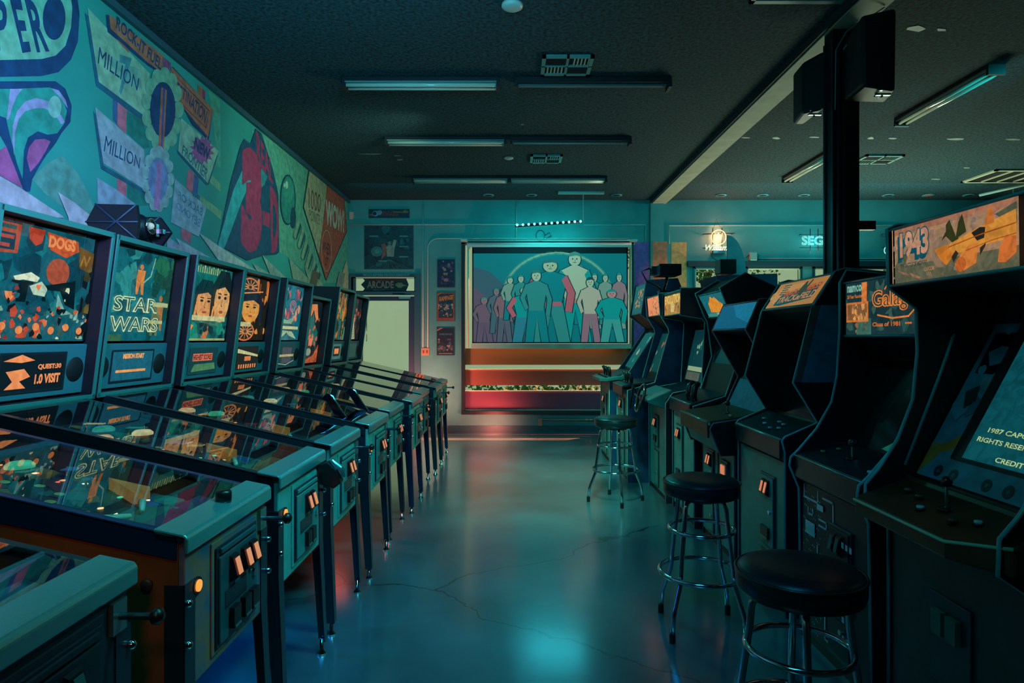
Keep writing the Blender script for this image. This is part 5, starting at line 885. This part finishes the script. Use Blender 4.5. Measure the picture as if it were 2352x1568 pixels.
# checkered side cabinet glimpsed low between machines
# projector / camera on a pole
pj = empty('projector', (1.54, 6.42, 2.13), 'black projector on a short pole above the arcade row', 'projector')
build(MB(plastic).box(1.41, 1.63, 6.25, 6.52, 2.07, 2.18), 'housing', pj, bevel=.008)
build(MB(dsteel).box(1.35, 1.41, 6.30, 6.45, 2.08, 2.16).cyl((1.34, 6.37, 2.11), .03, .03, (1, 0, 0)), 'lens', pj)
build(MB(plastic).tube([(1.35, 6.4, 2.15), (1.27, 6.4, 2.12), (1.32, 6.4, 2.02), (1.45, 6.5, 1.98), (1.5, 6.56, 1.95)], .008), 'cable', pj)
build(MB(plastic).tube([(1.53, 6.60, 1.93), (1.53, 6.48, 2.02), (1.53, 6.42, 2.08)], .016).box(1.48, 1.58, 6.53, 6.66, 1.927, 1.94), 'stand', pj)
# ---------------------------------------------------------------- stools
vinyl = mat('black_vinyl', '#0c1a1e', .34, bump=.08, bscale=60)
def stool(x, y, rot, lab):
    t = empty('bar_stool', (x, y, 0), lab, 'stool', 'chrome ring bar stools')
    st = part(('seat',), 'seat', t, lambda: MB(vinyl).lathe([(.02, .665), (.165, .665), (.182, .672), (.188, .69), (.188, .725), (.183, .738), (.17, .748), (.13, .758), (.07, .764), (.001, .766)], seg=48))
    part(('piping',), 'piping', st, lambda: MB(vinyl).tube([(.187*math.cos(a*.1309), .187*math.sin(a*.1309), .735) for a in range(48)], .005, 6, closed=True))
    part(('plate',), 'seat_plate', t, lambda: MB(dsteel).cyl((0, 0, .645), .10, .02, seg=24))
    for q in range(4):
        def lf(q=q):
            a = math.pi/2*q; c, s_ = math.cos(a), math.sin(a)
            pr = [(.07, .655), (.10, .655), (.125, .645), (.138, .62), (.143, .56), (.175, .33), (.178, .28), (.185, .25), (.225, .15), (.235, .12), (.245, .012)]
            return MB(chrome).tube([(r*c, r*s_, z) for r, z in pr], .0115, 10)
        lg = part(('sleg', q), 'leg', t, lf)
        part(('sfoot', q), 'foot_cap', lg, lambda q=q: MB(plastic).cyl((.245*math.cos(math.pi/2*q), .245*math.sin(math.pi/2*q), 0), .015, .045))
    for r, z, tt in ((.157, .50, .010), (.205, .285, .0115)):
        part(('ring', r), 'foot_ring', t, lambda r=r, z=z, tt=tt: MB(chrome).tube([(r*math.cos(a*.1309), r*math.sin(a*.1309), z) for a in range(48)], tt, 10, closed=True))
    t.rotation_euler = (0, 0, rot); return t
stool(.91, 5.765, math.radians(4), 'black seat chrome bar stool farthest away, near the window')
stool(.942, 3.235, math.radians(41), 'middle black seat chrome bar stool')
stool(.88, 1.985, math.radians(-16), 'nearest black seat chrome bar stool, cut off by the bottom of the photo')
# ---------------------------------------------------------------- ceiling fittings
tube_m = mat('fluorescent_tube', '#e8ecd8', .12, coat=.5); refl = mat('fixture_reflector', '#8fb8b4', .25, .4); fixd = mat('fixture_body', '#0c141a', .6)
def fixture(cx, cy, L, ax, lab, tubes=True, z=3.55):
    t = empty('fluorescent_fixture', (cx, cy, z), lab, 'ceiling light', 'unlit fluorescent fixtures')
    def bx(a0, a1, b0, b1, z0, z1, m, mb=None):
        mb = mb or MB(); mb.m(m); return mb.box(cx+a0, cx+a1, cy+b0, cy+b1, z0, z1) if ax == 'x' else mb.box(cx+b0, cx+b1, cy+a0, cy+a1, z0, z1)
    build(bx(-L/2, L/2, -.07, .07, z+.045, ZC, fixd), 'housing', t, bevel=.004)
    build(bx(-L/2+.01, L/2-.01, -.065, .065, z+.035, z+.045, refl if tubes else fixd), 'reflector', t)
    if tubes:
        for b in (-.035, .035):
            p = [(cx-L/2+.03, cy+b, z+.02), (cx+L/2-.03, cy+b, z+.02)] if ax == 'x' else [(cx+b, cy-L/2+.03, z+.02), (cx+b, cy+L/2-.03, z+.02)]
            build(MB(tube_m).tube(p, .0165, 12), 'tube', t)
    for e in (-1, 1): build(bx(e*(L/2-.012)-.012, e*(L/2-.012)+.012, -.07, .07, z-.005, z+.05, fixd), 'socket', t)
    return t
for cx, cy, tb, lb in ((-.775, 5.42, True, 'left fluorescent fixture of the nearest pair, tubes fitted'), (.66, 5.42, False, 'right fluorescent fixture of the nearest pair, dark and without tubes'), (-.735, 7.0, True, 'left fluorescent fixture of the middle pair'), (.615, 7.0, False, 'right fluorescent fixture of the middle pair, without tubes'), (-.715, 8.68, True, 'left fluorescent fixture of the farthest pair'), (.595, 8.68, True, 'right fluorescent fixture of the farthest pair')):
    f = fixture(cx, cy, 1.31, 'x', lb, tb)
    if not tb: build(MB(mat('bare_strip', '#3a6a6c', .4) if 'bare_strip' not in bpy.data.materials else bpy.data.materials['bare_strip']).box(cx-.62, cx+.62, cy-.02, cy+.02, 3.57, 3.585), 'lamp_strip', f)
fixture(3.83, 5.74, 1.27, 'y', 'large fluorescent fixture right of the speakers'); fixture(3.68, 8.05, 1.27, 'y', 'fluorescent fixture partly behind the steel column')
vm = mat('vent_frame', '#5a9a94', .5); vd = mat('vent_dark', '#04080a', .8)
def vent(cx, cy, w, d, lab):
    t = empty('ceiling_vent', (cx, cy, ZC-.02), lab, 'vent', 'ceiling air vents')
    build(MB(vd).box(cx-w/2+.02, cx+w/2-.02, cy-d/2+.02, cy+d/2-.02, ZC-.006, ZC-.001), 'backing', t)
    build(MB(vm).box(cx-w/2, cx+w/2, cy-d/2, cy-d/2+.03, ZC-.02, ZC).box(cx-w/2, cx+w/2, cy+d/2-.03, cy+d/2, ZC-.02, ZC).box(cx-w/2, cx-w/2+.03, cy-d/2, cy+d/2, ZC-.02, ZC).box(cx+w/2-.03, cx+w/2, cy-d/2, cy+d/2, ZC-.02, ZC).box(cx-.01, cx+.01, cy-d/2, cy+d/2, ZC-.02, ZC).box(cx-w/2, cx+w/2, cy-.008, cy+.008, ZC-.02, ZC), 'frame', t)
    mb = MB(vm)
    for q in range(5):
        for qx, qy in ((-1, 1), (1, -1)):
            x = cx+qx*w/4-w/4+.045+q*(w/2-.06)/5; y0, y1 = (cy+.012, cy+d/2-.035) if qy > 0 else (cy-d/2+.035, cy-.012)
            mb.hexa([(x, y0, ZC-.02), (x+.006, y0, ZC-.02), (x+.006, y1, ZC-.02), (x, y1, ZC-.02)], [(x+.016, y0, ZC-.004), (x+.022, y0, ZC-.004), (x+.022, y1, ZC-.004), (x+.016, y1, ZC-.004)])
    for q in range(4):
        for qx, qy in ((-1, -1), (1, 1)):
            y = cy+(0.03 if qy > 0 else -d/2+.05)+q*(d/2-.06)/4; x0, x1 = (cx-w/2+.035, cx-.015) if qx < 0 else (cx+.015, cx+w/2-.035)
            mb.m(fixd).box(x0, x1, y, y+.006, ZC-.018, ZC-.004); mb.m(vm)
    build(mb, 'louvres', t)
vent(.42, 5.12, .40, .36, 'square ceiling vent nearer the camera, above the first light pair'); vent(.39, 7.78, .38, .34, 'small ceiling vent between the second and third light pairs'); vent(4.4, 7.8, .46, .36, 'ceiling vent right of the steel column')
gr = empty('return_grille', (6.9, 8.6, ZC-.02), 'wide slatted return air grille at the right of the ceiling', 'grille')
mb = MB(palef); mb.box(6.2, 7.7, 8.28, 8.32, ZC-.02, ZC).box(6.2, 7.7, 8.9, 8.94, ZC-.02, ZC).box(6.2, 6.24, 8.28, 8.94, ZC-.02, ZC)
for q in range(6): mb.box(6.45+q*.22, 6.47+q*.22, 8.3, 8.92, ZC-.018, ZC-.004)
build(mb, 'slats', gr); build(MB(vd).box(6.22, 7.7, 8.3, 8.92, ZC-.004, ZC-.001), 'backing', gr)
hp = MB(vm).box(1.52, 2.12, 4.13, 4.17, ZC-.015, ZC).box(1.52, 1.55, 3.5, 4.17, ZC-.015, ZC).m(ceil_m).box(1.55, 2.12, 3.5, 4.13, ZC-.008, ZC)
build(hp, 'access_hatch', None, 'ceiling hatch at the top edge of the photo', 'hatch')
dl = mat('downlight_trim', '#4f9aa0', .4)
for px, lb in ((1122, 'left'), (1221, 'middle'), (1416, 'right'), (1656, 'first'), (1752, 'second'), (1847, 'third'), (2040, 'fourth'), (2132, 'fifth'), (2225, 'sixth')):
    X = (px-VX)*9.75/FPX; side_ = 'above the projection screen' if px < 1500 else 'in the right hand row'
    t = build(MB(dl).lathe([(.085, 0), (.085, .012), (.055, .012)], (X, 9.75, ZC-.013), seg=24), 'recessed_downlight', None, '%s round recessed ceiling light %s' % (lb, side_), 'downlight', 'recessed downlights along the back wall')
    build(MB(P('#c05a3c') if lb == 'fifth' else vd).cyl((X, 9.75, ZC-.0145), .055, .002, seg=20), 'lens', t)
sm = build(MB(white_p).lathe([(.07, .03), (.07, .012), (.05, 0)], (-.01, 4.2, ZC-.03), seg=24), 'smoke_detector', None, 'round smoke detector at the top edge of the photo', 'smoke detector')
sm = build(MB(white_p).lathe([(.055, .02), (.055, .008), (.04, 0)], (-.06, 7.75, ZC-.02), seg=24), 'smoke_detector', None, 'small round detector between the light pairs', 'smoke detector')
# LED bar hanging in front of the back wall
lb = empty('led_bar', (.52, 9.55, 3.15), 'row of twelve glowing cyan lamps hanging above the projection screen', 'lamp bar')
build(MB(plastic).tube([(.02, 9.56, 3.125), (1.02, 9.56, 3.19)], .02, 8), 'housing', lb)
build(MB(cond).tube([(1.03, 9.56, 3.19), (1.03, 9.56, ZC-.02)], .006).box(.66, 1.34, 9.52, 9.60, ZC-.03, ZC-.001), 'hanger', lb)
for q in range(12):
    x = .05+q*(.94/11); z = 3.135+q*(.055/11)
    em = mat('led_%d' % q, '#ffffff', .3, emit=2.4, ehex='#7ac8ff' if q < 4 else '#7fe8f8') if q in (0, 4) else em
    build(MB(em).lathe([(.019, 0), (.017, .008), (.001, .013)], (x, 9.545, z), (0, -1, -.15), 14), 'led_lamp', lb)
light('led_bar_glow', 'AREA', (.52, 9.60, 3.12), (.52, 10.1, 2.75), 4.0, (.03, .9, .95), 1.1, .08)
light('led_bar_beam', 'AREA', (.52, 9.50, 3.14), (.3, 7.6, 0), 5, (.04, .80, .95), 1.0, .06, spec=0.03)
st = build(MB(cond).tube([(6.65, 9.2, 3.5), (7.05, 8.6, 3.56)], .02).tube([(6.9, 8.9, 3.54), (6.9, 8.9, 3.1)], .006), 'hanging_strip', None, 'pale strip lamp on a hanging rod at the right of the ceiling', 'strip lamp')
# coil of cable under the bar
build(MB(mat('teal_cable', '#0c4a54', .5)).tube([(BX(1241+10*math.cos(a*.45)), YB-.02, BZ(541-12*math.sin(a*.45))) for a in range(15)]+[(BX(1262), YB-.02, BZ(534)), (BX(1266), YB-.02, BZ(542)), (BX(1252), YB-.02, BZ(548))], .006, 6), 'cable_coil', None, 'coiled cable hanging above the projection screen', 'cable')
# PA speakers on the column
spk = mat('speaker_cabinet', '#070b12', .55, bump=.15, bscale=200)
def pa(name_lab, v, gx, gy, gz):
    t = empty('loudspeaker', (sum(p[0] for p in v[:4])/4, sum(p[1] for p in v[:4])/4, v[0][2]), name_lab, 'loudspeaker', 'loudspeakers on the steel column')
    build(MB(spk).hexa(v[:4], v[4:]), 'cabinet', t, bevel=.02)
    build(MB(steel).box(gx, gx+.09, gy, gy+.02, gz, gz+.012).box(gx+.01, gx+.08, gy, gy+.02, gz+.03, gz+.042).tube([(gx+.045, gy+.02, gz), (gx+.045, gy+.1, gz+.03)], .008), 'mounting_bracket', t)
    return t
sp1 = pa('large black loudspeaker on the right side of the steel column', [(2.18, 4.02, 3.03), (2.37, 4.0, 2.99), (2.44, 4.24, 3.0), (2.2, 4.3, 3.03), (2.16, 4.0, 3.46), (2.36, 3.98, 3.50), (2.49, 4.22, 3.44), (2.22, 4.32, 3.45)], 2.27, 4.03, 2.975)
pa('narrow black loudspeaker on the left side of the steel column', [(2.06, 4.6, 3.06), (2.18, 4.5, 3.06), (2.18, 4.85, 3.06), (2.1, 4.85, 3.06), (2.06, 4.6, 3.42), (2.18, 4.5, 3.47), (2.18, 4.85, 3.47), (2.1, 4.85, 3.44)], 2.09, 4.56, 3.035)
build(MB(mat('pale_cable', '#5f9a98', .4)).tube([(2.30, 4.30, 3.56), (2.22, 4.3, 3.50), (2.175, 4.35, 3.40), (2.175, 4.36, 3.0)], .004, 6).tube([(2.36, 4.1, 3.56), (2.26, 4.15, 3.5), (2.2, 4.3, 3.38)], .004, 6), 'speaker_cable', sp1)
# ---------------------------------------------------------------- neon signs on the back wall
def neon(mb, txt, x0, z0, x1, z1, y, rad, shear=0.0):
    vs, fs, _ = glyphs(txt, 0.0, rad)
    dx = x1-x0; dz = z1-z0; mb.add([(x0+u*dx+shear*(v-.5)*dz, y+w*dz, z0+v*dz) for u, v, w in vs], fs)
NY = YB-.10
n1 = empty('neon_sign', (BX(1640), NY, BZ(580)), 'pink and white neon sign reading Williams with a circled W', 'neon sign')
pinkn = mat('neon_pink', '#ff9a70', .3, emit=1.9, ehex='#ff9a6c'); whn = mat('neon_white', '#f0ffe8', .3, emit=1.25, ehex='#e8ffe0'); cyn = mat('neon_cyan', '#a8fff0', .3, emit=1.0, ehex='#a8f0dc')
mb = MB(pinkn).tube([(BX(1646)+.115*math.cos(a*.2618), NY, BZ(547)+.115*math.sin(a*.2618)) for a in range(24)], .007, 6, closed=True); neon(mb, 'W', BX(1636), BZ(556), BX(1656), BZ(537), NY, .012); build(mb, 'emblem_tube', n1)
mb = MB(whn); neon(mb, 'Williams', BX(1614), BZ(577), BX(1674), BZ(564), NY, .016, .35); build(mb, 'lettering_tube', n1)
build(MB(dsteel).tube([(BX(1611), NY+.03, BZ(539)), (BX(1684), NY+.03, BZ(537))], .007).tube([(BX(1611), NY+.03, BZ(571)), (BX(1684), NY+.03, BZ(571))], .007).tube([(BX(1634), NY+.03, BZ(525)), (BX(1634), NY+.03, BZ(580))], .007).tube([(BX(1655), NY+.03, BZ(525)), (BX(1655), NY+.03, BZ(580))], .007).box(BX(1634), BX(1662), NY+.02, NY+.08, BZ(583), BZ(576)), 'frame', n1)
build(MB(dsteel).tube([(BX(1614), NY+.03, BZ(539)), (BX(1614), YB, BZ(539))], .006).tube([(BX(1680), NY+.03, BZ(538)), (BX(1680), YB, BZ(538))], .006), 'standoff', n1)
build(MB(dsteel).tube([(BX(1636), NY+.03, BZ(527)), (BX(1644), NY+.08, BZ(503)), (BX(1653), NY+.03, BZ(527))], .003, 5), 'hanging_wire', n1)
build(MB(plastic).tube([(BX(1628), NY+.03, BZ(577)), (BX(1634), NY+.05, BZ(592)), (BX(1662), NY+.07, BZ(609))], .005, 5), 'power_cord', n1)
light('neon_glow', 'POINT', (BX(1646), NY-.04, BZ(546)), (0, 0, 0), 16, (1.0, .20, .10), .05, spec=.1)
light('neon_glow', 'POINT', (BX(1643), NY-.02, BZ(575)), (0, 0, 0), .25, (.8, 1, .8), .05)
n2 = empty('neon_sign', (BX(1870), NY, BZ(580)), 'pale cyan neon sign reading SEGA beside the steel column', 'neon sign')
mb = MB(cyn); neon(mb, 'SEGA', BX(1835), BZ(565), BX(1905), BZ(544), NY, .010); neon(mb, 'SEGA', BX(1837), BZ(563), BX(1903), BZ(546), NY, .006); build(mb, 'lettering_tube', n2)
build(MB(dsteel).tube([(BX(1832), NY+.03, BZ(540)), (BX(1912), NY+.03, BZ(540))], .006).tube([(BX(1832), NY+.03, BZ(570)), (BX(1912), NY+.03, BZ(570))], .006).tube([(BX(1856), NY+.03, BZ(527)), (BX(1856), NY+.03, BZ(583))], .006).tube([(BX(1874), NY+.03, BZ(527)), (BX(1874), NY+.03, BZ(583))], .006), 'frame', n2)
build(MB(dsteel).tube([(BX(1836), NY+.03, BZ(540)), (BX(1836), YB, BZ(540))], .006).tube([(BX(1908), NY+.03, BZ(570)), (BX(1908), YB, BZ(570))], .006), 'standoff', n2)
light('neon_glow', 'POINT', (BX(1862), NY-.05, BZ(555)), (0, 0, 0), 1.3, (.02, .8, 1.0), .06)
pb = empty('power_supply', (BX(1727), YB-.05, BZ(599)), 'small pale transformer box with a cord, under the conduit between the two neon signs', 'power box')
build(MB(mat('pale_box', '#7fa8a0', .5)).box(BX(1719), BX(1735), YB-.08, YB-.0, BZ(599), BZ(580)), 'case', pb, bevel=.01)
build(MB(plastic).tube([(BX(1735), YB-.04, BZ(582)), (BX(1741), YB-.04, BZ(588)), (BX(1737), YB-.04, BZ(599)), (BX(1745), YB-.02, BZ(594))], .005, 5).tube([(BX(1719), YB-.04, BZ(586)), (BX(1712), YB-.04, BZ(592))], .006, 5), 'cord', pb)
# a third small neon behind the 1943 machine
n3 = empty('neon_sign', (BX(2026), NY, BZ(580)), 'small cyan neon ring partly hidden by the 1943 marquee', 'neon sign')
build(MB(cyn).tube([(BX(2027)+.03*math.cos(a*.5), NY, BZ(577)+.05*math.sin(a*.5)) for a in range(10)], .006, 6), 'lettering_tube', n3)
build(MB(dsteel).tube([(BX(2020), NY+.03, BZ(539)), (BX(2060), NY+.03, BZ(539))], .006).tube([(BX(2020), NY+.03, BZ(570)), (BX(2060), NY+.03, BZ(570))], .006).tube([(BX(2029), NY+.03, BZ(530)), (BX(2029), NY+.03, BZ(570))], .006), 'frame', n3)
build(MB(dsteel).tube([(BX(2024), NY+.03, BZ(539)), (BX(2024), YB, BZ(539))], .006).tube([(BX(2050), NY+.03, BZ(570)), (BX(2050), YB, BZ(570))], .006), 'standoff', n3)
# ---------------------------------------------------------------- posters and small wall items
def poster(px0, px1, py1, py0, lab, fn, name='poster', yy=YB-.004, bd='#2a5a60'):
    t = empty(name, ((BX(px0)+BX(px1))/2, YB-.01, BZ(py1)), lab, 'poster')
    build(MB(P(bd)).box(BX(px0), BX(px1), YB-.012, YB-.001, BZ(py1), BZ(py0)), 'backing', t)
    s = wsurf(px0+1, px1-1, py1-1, py0+1, YB-.0125, step=.0001); fn(s); s.done('print', t)
def po_top(s): s.rect('#0c2a40', 0, 0, 1, 1); s.rect('#7a5a2a', 0, .2, .2, .45).ell('#5a9aa8', .16, .5, .08, .35).ell('#0c2a40', .14, .5, .05, .22).ell('#5a9aa8', .26, .6, .07, .3).text('#7a3c2c', 'RUN', .34, .5, .58, .8, weight=.03).text('#8a3c2c', 'RUNNER', .3, .2, .74, .5, weight=.03).poly('#8a6a2a', [(.6, .6), (.98, .55), (.98, .78), (.9, .95), (.84, .75), (.6, .78)])
def po_big(s):
    s.rect('#0c3a42', 0, 0, 1, 1); s.busy(201, 40, ('#0e4a50', '#0a2c36', '#146068', '#082028'), 0, 0, 1, 1, .16); s.ell('#2f7a78', .25, .4, .12, .12).ell('#4a9488', .26, .4, .05, .06); s.poly('#8a5a4c', [(.34, .2), (.38, .42), (.34, .56), (.42, .6), (.46, .5), (.44, .32)]).poly('#7f9484', [(.46, .28), (.6, .28), (.62, .48), (.66, .66), (.6, .68), (.57, .54), (.5, .56), (.45, .5)]).ell('#6f8474', .52, .6, .03, .04)
    for a in range(9): s.line('#3a7a6c', [(.5, .22), (.1+.1*a, .01)], .008)
    for x, y in ((.1, .74), (.72, .74), (.72, .5), (.72, .26), (.28, .16)): s.rect('#3a8a88', x, y, x+.18, y+.035)
def po1(s): s.rect('#10284a', 0, 0, 1, 1); s.busy(211, 34, ('#3a3a5c', '#6a4a6c', '#8a7a7c', '#183a5c', '#4a5a74', '#a08a7c'), .2, .1, .95, .95, .1); s.ell('#8a8480', .5, .25, .14, .06)
def po2(s): s.rect('#8a4a34', 0, 0, 1, 1).rect('#123a4a', .08, .1, .92, .96); s.busy(212, 44, ('#8a9a8c', '#2a6a6c', '#4a3a34', '#a8a48c', '#123040'), .08, .12, .92, .6, .09); s.qtext('#c88a3c', 'RAMPAGE', (.14, .68), (.92, .76), (.92, .92), (.14, .86), weight=.04); s.poly('#b07c3c', [(.0, .88), (.3, 1), (.2, 1), (0, .92)])
def po3(s): s.rect('#0e1e2c', 0, 0, 1, 1); s.poly('#b07060', [(0, .88), (.35, 1), (.2, 1), (0, .94)]); s.busy(213, 36, ('#6a4a4c', '#3a6a7c', '#8a7a70', '#183040', '#2a5a6c'), .05, .1, .95, .6, .1); s.text('#4a8a94', 'DOUBLE DRAGON', .14, .74, .88, .8, weight=.03).rect('#7a8a80', .1, .04, .9, .07)
poster(847, 941, 501, 480, 'narrow horizontal game poster high above the door', po_top); poster(837, 950, 618, 518, 'large dark poster with two warriors above the door', po_big)
poster(1004, 1045, 660, 595, 'topmost of the three small posters left of the window', po1); poster(1003, 1045, 737, 671, 'orange bordered poster reading RAMPAGE, middle of three', po2); poster(1003, 1044, 816, 752, 'lowest of the three small posters left of the window', po3)
build(MB(mat('sensor_white', '#d8b8a0', .5)).hexa([(BX(804), YB-.04, BZ(504)), (BX(811), YB-.04, BZ(504)), (BX(812), YB, BZ(504)), (BX(804), YB, BZ(504))], [(BX(804), YB-.05, BZ(488)), (BX(813), YB-.05, BZ(488)), (BX(813), YB, BZ(488)), (BX(804), YB, BZ(488))]), 'motion_sensor', None, 'small white motion sensor high in the left corner', 'sensor')
o = build(MB(mat('switch_plate', '#b88a68', .5)).box(BX(968), BX(986), YB-.012, YB, BZ(816), BZ(799)), 'switch_plate', None, 'beige wall switch plate right of the door', 'switch')
build(MB(P('#6a4a3c')).box(BX(971.5), BX(974.5), YB-.02, YB-.012, BZ(811), BZ(805)).box(BX(979.5), BX(982.5), YB-.02, YB-.012, BZ(811), BZ(805)), 'toggle', o)
build(MB(mat('outlet_paint', '#c88a74', .6)).box(BX(1236), BX(1245), YB-.05, YB, BZ(977), BZ(960)).tube([(BX(1245), YB-.03, BZ(963)), (BX(1400), YB-.03, BZ(964))], .012), 'outlet_box', None, 'outlet box with a low conduit under the big window', 'outlet')
# brown tile leaning above the far backboxes, standing on the machine by the door
build(MB(mat('brown_card', '#6a5a4a', .8, var=.2)).hexa([(-2.24, 7.02, 1.985), (-2.225, 7.02, 1.985), (-2.225, 7.22, 1.985), (-2.24, 7.22, 1.985)], [(-2.20, 7.04, 2.20), (-2.185, 7.04, 2.20), (-2.185, 7.24, 2.19), (-2.20, 7.24, 2.19)]), 'brown_card', None, 'brown card standing on a far pinball backbox', 'card')
